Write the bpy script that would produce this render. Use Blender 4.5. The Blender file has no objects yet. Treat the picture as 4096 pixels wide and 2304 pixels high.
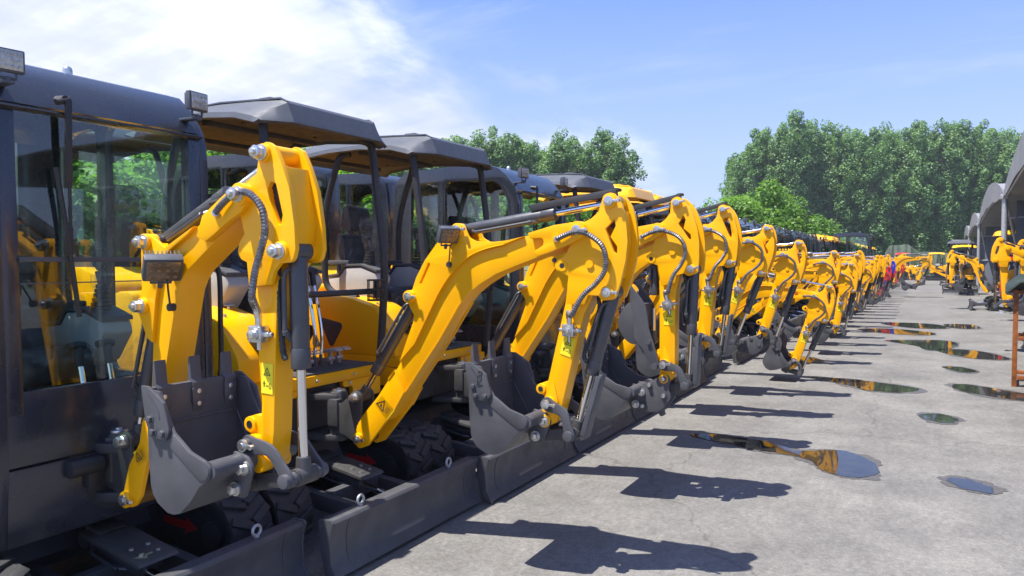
import bpy, bmesh, math, random
from mathutils import Vector, Matrix
from mathutils.geometry import tessellate_polygon
R = math.radians
rng = random.Random(7)
S = bpy.context.scene
COL = S.collection

# ------------------------------------------------------------------ materials
MATS = {}
def new_mat(name):
    m = bpy.data.materials.new(name); m.use_nodes = True
    nt = m.node_tree
    return m, nt, nt.nodes, nt.links, nt.nodes['Principled BSDF']

def coords(N, L, scale=(1, 1, 1), kind='Object'):
    tc = N.new('ShaderNodeTexCoord'); mp = N.new('ShaderNodeMapping')
    mp.inputs['Scale'].default_value = scale
    L.new(tc.outputs[kind], mp.inputs[0]); return mp.outputs[0]

def noise(N, L, vec, scale, detail=4, rough=.55):
    t = N.new('ShaderNodeTexNoise'); t.inputs['Scale'].default_value = scale
    t.inputs['Detail'].default_value = detail; t.inputs['Roughness'].default_value = rough
    L.new(vec, t.inputs['Vector']); return t.outputs['Fac']

def ramp(N, L, fac, stops):
    r = N.new('ShaderNodeValToRGB'); e = r.color_ramp.elements
    while len(e) < len(stops): e.new(.5)
    for i, (p, c) in enumerate(stops):
        e[i].position = p; e[i].color = c if len(c) == 4 else (*c, 1)
    L.new(fac, r.inputs[0]); return r.outputs[0]

def mixc(N, L, fac, a, b, mode='MIX'):
    m = N.new('ShaderNodeMix'); m.data_type = 'RGBA'; m.blend_type = mode
    if isinstance(fac, (int, float)): m.inputs[0].default_value = fac
    else: L.new(fac, m.inputs[0])
    for i, v in ((6, a), (7, b)):
        if isinstance(v, tuple): m.inputs[i].default_value = v if len(v) == 4 else (*v, 1)
        else: L.new(v, m.inputs[i])
    return m.outputs[2]

def bump(N, L, B, h, strength=.2, dist=.01):
    b = N.new('ShaderNodeBump'); b.inputs['Strength'].default_value = strength
    b.inputs['Distance'].default_value = dist
    L.new(h, b.inputs['Height']); L.new(b.outputs[0], B.inputs['Normal'])

def paint(name, col, rough=.4, metal=0, coat=0, var=.12, nscale=9, bscale=60, bstr=.05, dust=.0):
    m, nt, N, L, B = new_mat(name)
    v = coords(N, L)
    f = noise(N, L, v, nscale, 5)
    dark = tuple(c * (1 - var) for c in col); light = tuple(min(1, c * (1 + var)) for c in col)
    c = ramp(N, L, f, [(.3, dark), (.7, light)])
    if dust:
        f2 = noise(N, L, v, 3.1, 6, .65)
        d = ramp(N, L, f2, [(.5, (0, 0, 0)), (.75, (dust, dust, dust))])
        c = mixc(N, L, d, c, (.35, .32, .28))
    L.new(c, B.inputs['Base Color'])
    rr = ramp(N, L, noise(N, L, v, nscale * 2.3, 4), [(.3, (rough * .8,) * 3), (.75, (min(1, rough * 1.25),) * 3)])
    L.new(rr, B.inputs['Roughness'])
    B.inputs['Metallic'].default_value = metal
    if name == 'yellow': B.inputs['Specular IOR Level'].default_value = .34
    if coat:
        B.inputs['Coat Weight'].default_value = coat; B.inputs['Coat Roughness'].default_value = .12
    if bstr: bump(N, L, B, noise(N, L, v, bscale, 3), bstr, .004)
    MATS[name] = m; return m

paint('yellow', (.95, .440, .0), .33, 0, .12, .03, 4, 220, .03)
paint('yellow_roof', (.90, .46, .0), .38, 0, .3, .04, 4, 160, .04)
paint('steel', (.078, .080, .089), .48, .15, 0, .16, 8, 260, .10, .05)
paint('steel_dark', (.034, .035, .039), .55, .2, 0, .2, 8, 200, .12, .06)
paint('cast', (.075, .074, .074), .48, .35, 0, .2, 12, 240, .18, .06)
paint('barrel', (.066, .068, .074), .42, .2, .15, .12, 10, 120, .06, .03)
paint('cab_black', (.020, .024, .034), .28, 0, .5, .15, 3, 90, .03, .03)
paint('plastic', (.064, .072, .090), .55, 0, .0, .1, 12, 420, .22, .02)
paint('underside', (.045, .036, .031), .7, 0, 0, .15, 8, 300, .1)
paint('rubber', (.028, .028, .029), .62, 0, 0, .3, 10, 120, .2, .16)
paint('console', (.40, .385, .365), .5, 0, 0, .05, 10, 300, .08)
paint('trim', (.07, .073, .08), .55, 0, 0, .08, 10, 300, .1)
paint('zinc', (.62, .62, .60), .30, .9, 0, .15, 30, 100, .03)
paint('galv', (.46, .47, .49), .45, .6, 0, .15, 14, 90, .05)
paint('red', (.62, .02, .02), .4, 0, .2, .06)
paint('blue', (.01, .04, .55), .4, 0, .2, .06)
paint('green_wire', (.05, .30, .13), .45, 0, 0, .1)
paint('label_yellow', (.88, .72, .02), .45, 0, 0, .03)
paint('ink', (.02, .02, .02), .5)
paint('white', (.78, .78, .76), .45)
paint('mat_grey', (.05, .05, .052), .75, 0, 0, .2, 20, 300, .2, .1)
paint('tent', (.23, .232, .242), .62, 0, 0, .12, 1.2, 12, .15, .03)
paint('curtain', (.13, .145, .18), .75, 0, 0, .18, .9, 6, .2)
paint('bark', (.20, .16, .12), .85, 0, 0, .3, 6, 30, .5)
paint('rust', (.30, .095, .022), .65, .2, 0, .4, 12, 60, .3)
paint('tarp', (.085, .108, .068), .42, 0, .1, .2, 2.2, 5, .6)
paint('tarp_dark', (.020, .032, .026), .5, 0, 0, .2, 3, 8, .6)
paint('led', (.42, .40, .33), .18, .4, .6, .25, 60, 60, .5)
paint('lens_amber_reflection', (.16, .10, .05), .2, .3, .8, .3, 50, 60, .3)  # brown amber reflection in the work light lens, put into its base colour
paint('seat_fabric', (.018, .018, .02), .6, 0, 0, .2, 20, 150, .2)
paint('hydraulic_blue', (.03, .12, .32), .4)
paint('lime', (.32, .62, .10), .5)

def chrome():
    m, nt, N, L, B = new_mat('chrome')
    B.inputs['Base Color'].default_value = (.72, .73, .75, 1); B.inputs['Metallic'].default_value = 1
    B.inputs['Roughness'].default_value = .09
    MATS['chrome'] = m
chrome()
def hose_mat():
    m, nt, N, L, B = new_mat('hose_metal')
    v = coords(N, L); f = noise(N, L, v, 40, 3)
    L.new(ramp(N, L, f, [(.3, (.10, .10, .105)), (.7, (.24, .24, .25))]), B.inputs['Base Color'])
    B.inputs['Metallic'].default_value = .75; B.inputs['Roughness'].default_value = .34
    MATS['hose_metal'] = m
hose_mat()
def glass():
    for name, tint, rf in (('glass', (.82, .96, .87), .045), ('glass_dark', (.10, .13, .12), .09)):
        m, nt, N, L, B = new_mat(name); N.remove(B)
        out = [n for n in N if n.type == 'OUTPUT_MATERIAL'][0]
        tr = N.new('ShaderNodeBsdfTransparent'); tr.inputs[0].default_value = (*tint, 1)
        gl = N.new('ShaderNodeBsdfGlossy'); gl.inputs['Roughness'].default_value = .015
        gl.inputs[0].default_value = (.9, .95, .95, 1)
        lw = N.new('ShaderNodeLayerWeight'); lw.inputs[0].default_value = .5
        pw = N.new('ShaderNodeMath'); pw.operation = 'POWER'; pw.inputs[1].default_value = 4.5; L.new(lw.outputs['Facing'], pw.inputs[0])
        ad = N.new('ShaderNodeMath'); ad.operation = 'ADD'; ad.inputs[1].default_value = .05 + rf; ad.use_clamp = True
        L.new(pw.outputs[0], ad.inputs[0])
        mx = N.new('ShaderNodeMixShader')
        L.new(ad.outputs[0], mx.inputs[0]); L.new(tr.outputs[0], mx.inputs[1]); L.new(gl.outputs[0], mx.inputs[2])
        L.new(mx.outputs[0], out.inputs[0]); MATS[name] = m
glass()
def film():
    m, nt, N, L, B = new_mat('film')
    out = [n for n in N if n.type == 'OUTPUT_MATERIAL'][0]
    v = coords(N, L); h = noise(N, L, v, 26, 5, .65)
    B.inputs['Base Color'].default_value = (.30, .31, .33, 1); B.inputs['Roughness'].default_value = .14
    B.inputs['Coat Weight'].default_value = .6
    bump(N, L, B, h, .6, .02)
    tr = N.new('ShaderNodeBsdfTransparent'); mx = N.new('ShaderNodeMixShader')
    f = ramp(N, L, noise(N, L, v, 19, 5, .7), [(.45, (.04,) * 3), (.72, (.42,) * 3)])
    L.new(f, mx.inputs[0]); L.new(tr.outputs[0], mx.inputs[1]); L.new(B.outputs[0], mx.inputs[2])
    L.new(mx.outputs[0], out.inputs[0]); MATS['film'] = m
film()
def leaf_mat(name, c1, c2, tl):
    m, nt, N, L, B = new_mat(name)
    out = [n for n in N if n.type == 'OUTPUT_MATERIAL'][0]
    ge = N.new('ShaderNodeNewGeometry')
    c = ramp(N, L, ge.outputs['Random Per Island'], [(0, c1), (1, c2)])
    L.new(c, B.inputs['Base Color']); B.inputs['Roughness'].default_value = .55
    t = N.new('ShaderNodeBsdfTranslucent')
    c2_ = mixc(N, L, 1.0, c, (1.5, 1.7, .5), 'MULTIPLY'); L.new(c2_, t.inputs[0])
    mx = N.new('ShaderNodeMixShader'); mx.inputs[0].default_value = tl
    L.new(B.outputs[0], mx.inputs[1]); L.new(t.outputs[0], mx.inputs[2]); L.new(mx.outputs[0], out.inputs[0])
    MATS[name] = m
leaf_mat('leaf_poplar', (.044, .122, .050), (.24, .375, .140), .33)
leaf_mat('leaf_young', (.09, .19, .035), (.19, .33, .06), .42)

def ground_mat():
    m, nt, N, L, B = new_mat('concrete')
    v = coords(N, L)
    big = noise(N, L, v, .35, 6, .6); mid = noise(N, L, v, 1.7, 7, .65); fine = noise(N, L, v, 34, 5, .7); grit = noise(N, L, v, 160, 2, .6)
    st = coords(N, L, (1.3, .8, 1)); streak = noise(N, L, st, .9, 8, .7)
    st2 = coords(N, L, (2.2, 1.2, 1)); streak2 = noise(N, L, st2, 7, 6, .7)
    c = ramp(N, L, mid, [(.30, (.168, .163, .153)), (.52, (.205, .199, .187)), (.75, (.248, .240, .224))])
    s = ramp(N, L, streak, [(.36, (.80,) * 3), (.58, (1.03,) * 3)]); c = mixc(N, L, .8, c, s, 'MULTIPLY')
    s2 = ramp(N, L, streak2, [(.34, (.80,) * 3), (.62, (1.08,) * 3)]); c = mixc(N, L, .8, c, s2, 'MULTIPLY')
    b = ramp(N, L, big, [(.36, (.86, .86, .87)), (.6, (1.05, 1.04, 1.02))]); c = mixc(N, L, .85, c, b, 'MULTIPLY')
    g = ramp(N, L, fine, [(.3, (.66,) * 3), (.7, (1.20,) * 3)]); c = mixc(N, L, .9, c, g, 'MULTIPLY')
    g2 = ramp(N, L, grit, [(.32, (.55,) * 3), (.6, (1.12,) * 3)]); c = mixc(N, L, .8, c, g2, 'MULTIPLY')
    # fine cracks
    vo = N.new('ShaderNodeTexVoronoi'); vo.feature = 'DISTANCE_TO_EDGE'; vo.inputs['Scale'].default_value = .22
    wv = N.new('ShaderNodeVectorMath'); wv.operation = 'ADD'
    nz = N.new('ShaderNodeTexNoise'); nz.inputs['Scale'].default_value = 1.3; nz.inputs['Detail'].default_value = 6
    L.new(v, nz.inputs['Vector']); L.new(v, wv.inputs[0]); L.new(nz.outputs['Color'], wv.inputs[1]); L.new(wv.outputs[0], vo.inputs['Vector'])
    ck = ramp(N, L, vo.outputs['Distance'], [(0, (.45,) * 3), (.0022, (1,) * 3)])
    c = mixc(N, L, .55, c, ck, 'MULTIPLY')
    # pale scuffs
    sc = ramp(N, L, noise(N, L, coords(N, L, (3, .5, 1)), 2.1, 8, .75), [(.66, (0, 0, 0)), (.74, (.35,) * 3)])
    c = mixc(N, L, sc, c, (.46, .44, .40))
    # oil spots
    sp = N.new('ShaderNodeTexVoronoi'); sp.inputs['Scale'].default_value = 1.1; L.new(v, sp.inputs['Vector'])
    so = ramp(N, L, sp.outputs['Distance'], [(.015, (.25,) * 3), (.03, (1,) * 3)]); c = mixc(N, L, .8, c, so, 'MULTIPLY')
    L.new(c, B.inputs['Base Color'])
    L.new(ramp(N, L, mid, [(.3, (.62,) * 3), (.7, (.85,) * 3)]), B.inputs['Roughness'])
    B.inputs['Specular IOR Level'].default_value = .35
    bump(N, L, B, mixc(N, L, .5, fine, grit), .35, .01)
    MATS['concrete'] = m
    m, nt, N, L, B = new_mat('water')
    v = coords(N, L)
    f = noise(N, L, v, 9, 5, .7)
    L.new(ramp(N, L, f, [(.35, (.014, .014, .013)), (.7, (.035, .033, .028))]), B.inputs['Base Color'])
    B.inputs['Roughness'].default_value = .015; B.inputs['IOR'].default_value = 1.42
    bump(N, L, B, noise(N, L, v, 24, 2), .012, .01)
    MATS['water'] = m
    m, nt, N, L, B = new_mat('wet')
    v = coords(N, L); f = noise(N, L, v, 30, 5, .7)
    L.new(ramp(N, L, f, [(.35, (.060, .057, .052)), (.7, (.115, .108, .10))]), B.inputs['Base Color'])
    B.inputs['Roughness'].default_value = .5; MATS['wet'] = m
    m, nt, N, L, B = new_mat('grass')
    v = coords(N, L); f = noise(N, L, v, 3, 7, .7)
    L.new(ramp(N, L, f, [(.3, (.04, .075, .02)), (.7, (.10, .16, .04))]), B.inputs['Base Color'])
    B.inputs['Roughness'].default_value = .9; bump(N, L, B, noise(N, L, v, 40, 4), .8, .1); MATS['grass'] = m
ground_mat()

# ------------------------------------------------------------------ mesh helpers
def fillet(pts):
    out = []; n = len(pts)
    for i, p in enumerate(pts):
        if len(p) == 2 or p[2] <= 0: out.append((p[0], p[1])); continue
        a = Vector(pts[i - 1][:2]); b = Vector(p[:2]); c = Vector(pts[(i + 1) % n][:2]); r = p[2]
        u = (a - b).normalized(); w = (c - b).normalized()
        ang = u.angle(w)
        if ang > 3.10: out.append((b.x, b.y)); continue
        d = min(r / math.tan(ang / 2), (a - b).length * .49, (c - b).length * .49); rr = d * math.tan(ang / 2)
        ctr = b + (u + w).normalized() * (rr / math.sin(ang / 2))
        p0 = b + u * d - ctr; p1 = b + w * d - ctr
        a0 = math.atan2(p0.y, p0.x); da = math.atan2(p1.y, p1.x) - a0
        while da > math.pi: da -= 2 * math.pi
        while da < -math.pi: da += 2 * math.pi
        k = max(2, int(abs(da) / .28))
        for j in range(k + 1):
            t = a0 + da * j / k; out.append((ctr.x + rr * math.cos(t), ctr.y + rr * math.sin(t)))
    return out

def smooth_poly(pts, k=3):
    """closed Catmull-Rom through the points flagged by caller"""
    n = len(pts); out = []
    for i in range(n):
        p0, p1, p2, p3 = (Vector(pts[(i + j) % n]) for j in (-1, 0, 1, 2))
        for j in range(k):
            t = j / k
            q = .5 * ((2 * p1) + (p2 - p0) * t + (2 * p0 - 5 * p1 + 4 * p2 - p3) * t * t + (3 * p1 - p0 - 3 * p2 + p3) * t ** 3)
            out.append((q.x, q.y))
    return out

def curve(pts, k=8):
    P = [Vector(p) for p in pts]; out = []
    for i in range(len(P) - 1):
        p0 = P[max(i - 1, 0)]; p1 = P[i]; p2 = P[i + 1]; p3 = P[min(i + 2, len(P) - 1)]
        for j in range(k):
            t = j / k
            out.append(.5 * ((2 * p1) + (p2 - p0) * t + (2 * p0 - 5 * p1 + 4 * p2 - p3) * t * t + (3 * p1 - p0 - 3 * p2 + p3) * t ** 3))
    out.append(P[-1]); return out

class MB:
    def __init__(s): s.bm = bmesh.new(); s.mi = 0
    def merge(s, b, bev=0, seg=2):
        bmesh.ops.recalc_face_normals(b, faces=b.faces)
        if bev:
            es = [e for e in b.edges if len(e.link_faces) == 2 and e.calc_face_angle(0) > .5]
            if es: bmesh.ops.bevel(b, geom=es, offset=bev, segments=seg, profile=.6, affect='EDGES', clamp_overlap=True)
        for f in b.faces: f.material_index = s.mi
        me = bpy.data.meshes.new('tmp'); b.to_mesh(me); b.free()
        s.bm.from_mesh(me); bpy.data.meshes.remove(me)
    def prism(s, poly, y0, y1, holes=(), bev=.003, axis='y'):
        f = {'y': lambda p, q: (p[0], q, p[1]), 'x': lambda p, q: (q, p[0], p[1]), 'z': lambda p, q: (p[0], p[1], q)}[axis]
        poly = fillet(poly); b = bmesh.new()
        if not holes:
            v0 = [b.verts.new(f(p, y0)) for p in poly]; v1 = [b.verts.new(f(p, y1)) for p in poly]
            b.faces.new(v0); b.faces.new(v1[::-1])
            n = len(poly)
            for i in range(n): b.faces.new((v0[i], v1[i], v1[(i + 1) % n], v0[(i + 1) % n]))
        else:
            loops = [poly] + [fillet(h) for h in holes]
            tris = tessellate_polygon([[Vector((p[0], p[1], 0)) for p in l] for l in loops])
            fl = [p for l in loops for p in l]
            v0 = [b.verts.new(f(p, y0)) for p in fl]; v1 = [b.verts.new(f(p, y1)) for p in fl]
            for t in tris:
                try: b.faces.new([v0[i] for i in t]); b.faces.new([v1[i] for i in t][::-1])
                except ValueError: pass
            o = 0
            for l in loops:
                n = len(l)
                for i in range(n):
                    a, c = o + i, o + (i + 1) % n
                    b.faces.new((v0[a], v1[a], v1[c], v0[c]))
                o += n
            bmesh.ops.recalc_face_normals(b, faces=b.faces)
        s.merge(b, bev)
    def box(s, c, d, bev=.003, rot=None):
        b = bmesh.new(); bmesh.ops.create_cube(b, size=1)
        M = Matrix.Translation(c) @ (rot.to_4x4() if rot is not None else Matrix()) @ Matrix.Diagonal((*d, 1))
        b.transform(M); s.merge(b, min(bev, min(d) * .3) if bev else 0)
    def cyl(s, p0, p1, r, seg=16, r2=None, bev=.0):
        p0 = Vector(p0); p1 = Vector(p1); d = p1 - p0
        b = bmesh.new()
        bmesh.ops.create_cone(b, cap_ends=True, segments=seg, radius1=r, radius2=r if r2 is None else r2, depth=d.length)
        b.transform(Matrix.Translation((p0 + p1) / 2) @ d.to_track_quat('Z', 'Y').to_matrix().to_4x4())
        s.merge(b, bev)
    def hexnut(s, p0, p1, r):
        s.cyl(p0, p1, r, 6, bev=r * .12)
    def tube(s, pts, r, seg=8, rf=None, closed=False):
        P = [Vector(p) for p in pts]; n = len(P); b = bmesh.new(); rings = []; up = None
        for i, p in enumerate(P):
            t = (P[min(i + 1, n - 1)] - P[max(i - 1, 0)]) if not closed else (P[(i + 1) % n] - P[i - 1])
            t.normalize()
            if up is None:
                up = Vector((0, 0, 1)) if abs(t.z) < .9 else Vector((1, 0, 0))
            up = (up - t * up.dot(t)).normalized(); w = t.cross(up)
            rr = r if rf is None else r * rf(i)
            rings.append([b.verts.new(p + (up * math.cos(2 * math.pi * k / seg) + w * math.sin(2 * math.pi * k / seg)) * rr) for k in range(seg)])
        for i in range(n if closed else n - 1):
            A, C = rings[i], rings[(i + 1) % n]
            for k in range(seg): b.faces.new((A[k], A[(k + 1) % seg], C[(k + 1) % seg], C[k]))
        if not closed: b.faces.new(rings[0][::-1]); b.faces.new(rings[-1])
        s.merge(b)
    def ribbed(s, pts, r, seg=8, step=.006):
        c = curve(pts, 10); d = [0]
        for a, b_ in zip(c, c[1:]): d.append(d[-1] + (b_ - a).length)
        n = max(4, int(d[-1] / step)); out = []; j = 0
        for i in range(n + 1):
            t = d[-1] * i / n
            while j < len(d) - 2 and d[j + 1] < t: j += 1
            u = (t - d[j]) / max(1e-6, d[j + 1] - d[j]); out.append(c[j].lerp(c[j + 1], u))
        s.tube(out, r, seg, rf=lambda i: 1.06 if i % 2 else .90)
    def grid(s, rows, thick=0, closed=False):
        """rows: list of lists of points -> quad sheet"""
        b = bmesh.new(); V = [[b.verts.new(p) for p in r] for r in rows]
        for a, c in zip(V, V[1:]):
            for i in range(len(a) - 1): b.faces.new((a[i], a[i + 1], c[i + 1], c[i]))
        if thick:
            bmesh.ops.recalc_face_normals(b, faces=b.faces)
            bmesh.ops.solidify(b, geom=b.faces[:], thickness=thick)
        s.merge(b)
    def quad(s, a, b_, c, d):
        b = bmesh.new(); b.faces.new([b.verts.new(p) for p in (a, b_, c, d)]); s.merge(b)
    def ball(s, c, r, sub=2, sc=(1, 1, 1)):
        b = bmesh.new(); bmesh.ops.create_icosphere(b, subdivisions=sub, radius=r)
        b.transform(Matrix.Translation(c) @ Matrix.Diagonal((*sc, 1))); s.merge(b)
    def build(s, mats, ang=32):
        bmesh.ops.recalc_face_normals(s.bm, faces=s.bm.faces) if False else None
        me = bpy.data.meshes.new('mesh'); s.bm.to_mesh(me); s.bm.free()
        for m in mats: me.materials.append(MATS[m])
        if len(me.polygons):
            me.polygons.foreach_set('use_smooth', [True] * len(me.polygons))
            me.set_sharp_from_angle(angle=R(ang))
        return me

CACHE = {}
def mesh_of(key, fn, mats, ang=32):
    if key not in CACHE:
        mb = MB(); fn(mb); CACHE[key] = mb.build(mats, ang); CACHE[key].name = str(key)[:40]
    return CACHE[key]
def part(name, key, fn, mats, parent=None, mw=None, label=None):
    """one mesh object; mw = matrix relative to the parent"""
    if isinstance(mats, str): mats = (mats,)
    o = bpy.data.objects.new(name, mesh_of(key, fn, mats)); COL.objects.link(o)
    if parent is not None: o.parent = parent
    if mw is not None: o.matrix_local = mw
    if label: o['label'] = label
    return o
def tag(o, label, cat, group=None):
    o['label'] = label; o['category'] = cat
    if group: o['group'] = group
    return o
def thing(name, label, cat, loc=(0, 0, 0), rz=0, group=None, sc=1):
    o = bpy.data.objects.new(name, None); COL.objects.link(o); o.empty_display_size = .2
    o.location = loc; o.rotation_euler = (0, 0, rz); o.scale = (sc,) * 3
    return tag(o, label, cat, group)
def structure(name, key, fn, mats):
    o = part(name, key, fn, mats); o['kind'] = 'structure'; return o

def rot2(p, c, t):
    x, z = p[0] - c[0], p[1] - c[1]; k, s_ = math.cos(t), math.sin(t)
    return (c[0] + x * k - z * s_, c[1] + x * s_ + z * k)
def rotM(c, t):
    return Matrix.Translation((c[0], 0, c[1])) @ Matrix.Rotation(-t, 4, 'Y') @ Matrix.Translation((-c[0], 0, -c[1]))
def ax(p, d):   # matrix placing local +Z along direction d in the xz plane
    return Matrix.Translation((p[0], p[2] if len(p) > 2 else 0, p[1])) @ Matrix.Rotation(math.atan2(d[0], d[1]), 4, 'Y')
# ------------------------------------------------------------------ excavator: working arm
ARM = {
 'A': dict(F=(.994, .561), P=(2.414, 1.768), ear=(1.695, 1.785), top=(2.572, 1.904), bc=(1.378, 1.414), br=(.95, .80),
           kc=(2.563, 1.463), Sp=(2.238, .887), pin=(2.213, .794), K=(2.168, .712), J=(2.36, .735)),
 'B': dict(F=(.948, .600), P=(1.690, 1.862), ear=(1.105, 1.694), top=(1.789, 2.010), bc=(1.083, 1.43), br=(.90, .84),
           kc=(1.871, 1.652), Sp=(1.689, .926), pin=(1.72, .85), K=(1.675, .768), J=(1.888, .815)),
}
def slab(mb, poly, w0, w1, holes=(), bev=.003):
    mb.prism(poly, -w1, -w0, holes, bev); mb.prism(poly, w0, w1, holes, bev)
def boss(mb, p, r, w, seg=20): mb.cyl((p[0], -w, p[1]), (p[0], w, p[1]), r, seg, bev=.003)

def boom_A(mb):
    mb.prism([(1.10, .74), (1.226, .93), (1.29, 1.03), (1.40, 1.27), (1.41, 1.33), (1.42, 1.52), (1.48, 1.615), (1.565, 1.71), (1.66, 1.76),
              (1.80, 1.716), (1.905, 1.708), (2.034, 1.726), (2.16, 1.755), (2.27, 1.775), (2.30, 1.72), (2.25, 1.66), (2.194, 1.641), (2.034, 1.586),
              (1.92, 1.543), (1.82, 1.488), (1.755, 1.44), (1.70, 1.384), (1.63, 1.285), (1.559, 1.173), (1.45, 1.03), (1.311, .842), (1.20, .70)], -.066, .066)
    slab(mb, [(1.295, 1.04), (1.393, 1.268), (1.40, 1.31), (1.346, 1.395, .02), (1.343, 1.43, .02), (1.39, 1.455), (1.416, 1.522), (1.477, 1.62), (1.561, 1.716),
              (1.655, 1.80, .02), (1.70, 1.824, .03), (1.735, 1.80, .02), (1.765, 1.741, .03), (1.804, 1.722), (1.905, 1.714), (2.0, 1.722), (2.10, 1.742), (1.98, 1.70),
              (1.87, 1.678), (1.77, 1.64), (1.67, 1.565), (1.58, 1.455), (1.50, 1.32), (1.40, 1.145)], .064, .082,
         [[(1.437, 1.49), (1.453, 1.486), (1.513, 1.597), (1.500, 1.606)]])
    slab(mb, [(2.135, 1.757), (2.285, 1.795), (2.40, 1.808, .02), (2.452, 1.79, .03), (2.452, 1.74, .03), (2.375, 1.701), (2.25, 1.655), (2.19, 1.637), (2.172, 1.665),
              (2.225, 1.695, .02), (2.225, 1.732, .02), (2.15, 1.728)], .064, .104)
    slab(mb, [(.955, .545, .03), (.985, .64), (1.029, .705), (1.143, .827), (1.226, .936), (1.268, .992), (1.328, .868), (1.261, .758), (1.061, .526, .02), (.995, .50, .03)], .064, .088)
    mb.prism([(1.13, .73), (1.20, .86), (1.24, .80), (1.17, .68)], -.060, .060)
    boss(mb, (.994, .561), .036, .100); boss(mb, (1.378, 1.414), .036, .108); boss(mb, (1.695, 1.785), .034, .096); boss(mb, (2.414, 1.768), .043, .118)
    for s in (-1, 1):
        mb.tube([(1.222, s * .089, .934), (1.268, s * .090, .990), (1.330, s * .090, .866), (1.262, s * .090, .760)], .0045, 6)
        mb.tube(curve([(1.40, s * .0815, 1.145), (1.50, s * .0825, 1.32), (1.58, s * .0825, 1.455), (1.67, s * .0825, 1.565), (1.77, s * .0825, 1.64), (1.87, s * .0825, 1.678), (1.98, s * .0825, 1.70)], 4), .004, 5)
        mb.tube([(1.31, s * .066, .842), (1.45, s * .066, 1.03), (1.559, s * .066, 1.173), (1.70, s * .066, 1.384)], .005, 5)
    for y in (-.105, .105):
        mb.cyl((2.295, y - .006, 1.738), (2.295, y + .006, 1.738), .018, 14)
def boom_B(mb):
    mb.prism([(1.05, .80), (1.095, 1.05), (1.115, 1.30), (1.12, 1.60), (1.16, 1.69), (1.217, 1.668), (1.473, 1.785), (1.575, 1.83), (1.62, 1.79), (1.54, 1.72),
              (1.46, 1.665), (1.384, 1.613), (1.335, 1.58), (1.297, 1.54), (1.272, 1.495), (1.253, 1.425), (1.20, 1.22), (1.151, 1.034), (1.10, .80)], -.066, .066)
    slab(mb, [(1.095, 1.30), (1.046, 1.40, .02), (1.046, 1.46, .02), (1.07, 1.50), (1.07, 1.70, .02), (1.105, 1.73, .025), (1.15, 1.71, .02), (1.187, 1.686), (1.22, 1.67),
              (1.40, 1.754), (1.36, 1.72), (1.25, 1.66), (1.185, 1.58), (1.155, 1.45), (1.13, 1.28)], .064, .084)
    slab(mb, [(1.475, 1.79), (1.585, 1.858), (1.66, 1.90), (1.72, 1.90, .03), (1.735, 1.85, .03), (1.69, 1.80), (1.61, 1.760), (1.54, 1.718), (1.49, 1.69), (1.44, 1.71)], .064, .104)
    slab(mb, [(.915, .60, .03), (.935, .66), (.966, .749), (1.039, .853), (1.06, .95), (1.133, .95), (1.085, .78), (1.031, .62, .02), (.98, .56, .03)], .064, .086)
    mb.prism([(1.03, .84), (1.06, .93), (1.125, .93), (1.09, .80)], -.06, .06)
    boss(mb, (.948, .60), .036, .100); boss(mb, (1.083, 1.43), .034, .10); boss(mb, (1.105, 1.694), .034, .098); boss(mb, (1.690, 1.862), .043, .118)

def tube_box(mb, poly, w): mb.prism(poly, -w, w, (), .006)
def stick_A(mb, oval=False):
    hole = [(2.55, 1.772), (2.597, 1.818), (2.604, 1.785), (2.577, 1.732), (2.612, 1.685), (2.611, 1.650), (2.594, 1.657)]
    if oval: hole = [(2.556, 1.83, .02), (2.60, 1.84, .02), (2.632, 1.70, .02), (2.605, 1.65, .02), (2.585, 1.71)]
    slab(mb, [(2.528, 1.895), (2.54, 1.938, .03), (2.59, 1.948, .03), (2.63, 1.89), (2.647, 1.845), (2.656, 1.799), (2.664, 1.71), (2.655, 1.62), (2.629, 1.512), (2.600, 1.428, .03),
              (2.535, 1.422, .02), (2.513, 1.446), (2.46, 1.447), (2.44, 1.40), (2.345, 1.40), (2.35, 1.501), (2.355, 1.539), (2.33, 1.553, .02),
              (2.280, 1.57, .03), (2.280, 1.615, .03), (2.33, 1.635, .02), (2.37, 1.70), (2.37, 1.785), (2.435, 1.805), (2.475, 1.822), (2.514, 1.854)],
         .062, .084, [hole])
    tube_box(mb, [(2.335, 1.55), (2.44, 1.565), (2.475, 1.448), (2.425, 1.35), (2.395, 1.246), (2.305, .88), (2.275, .79, .02), (2.213, .76, .03), (2.186, .80), (2.204, .91), (2.262, 1.151), (2.326, 1.419)], .050)
    mb.prism([(2.600, 1.86), (2.620, 1.86), (2.632, 1.71), (2.603, 1.53), (2.583, 1.53), (2.612, 1.71)], -.064, .064)
    mb.prism([(2.206, .91), (2.238, 1.0), (2.195, .988, .02), (2.160, .970, .02), (2.168, .93, .02), (2.20, .918)], -.040, .040)
    slab(mb, [(2.26, 1.0), (2.235, .945, .02), (2.20, .86), (2.178, .80, .03), (2.213, .757, .03), (2.262, .80), (2.285, .90)], .046, .056)
    boss(mb, (2.572, 1.904), .034, .098); boss(mb, (2.563, 1.463), .033, .096); boss(mb, (2.238, .887), .034, .070); boss(mb, (2.213, .794), .035, .072); boss(mb, (2.186, .955), .027, .056)
    mb.cyl((2.32, -.088, 1.592), (2.32, -.060, 1.592), .028, 16); mb.mi = 1; mb.cyl((2.32, -.089, 1.592), (2.32, -.08, 1.592), .013, 14); mb.cyl((2.186, -.058, .955), (2.186, -.05, .955), .014, 14); mb.mi = 0; mb.cyl((2.47, -.092, 1.60), (2.47, -.06, 1.60), .02, 12)  # black discs paint the dark inside of the boss holes, none is cut
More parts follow.
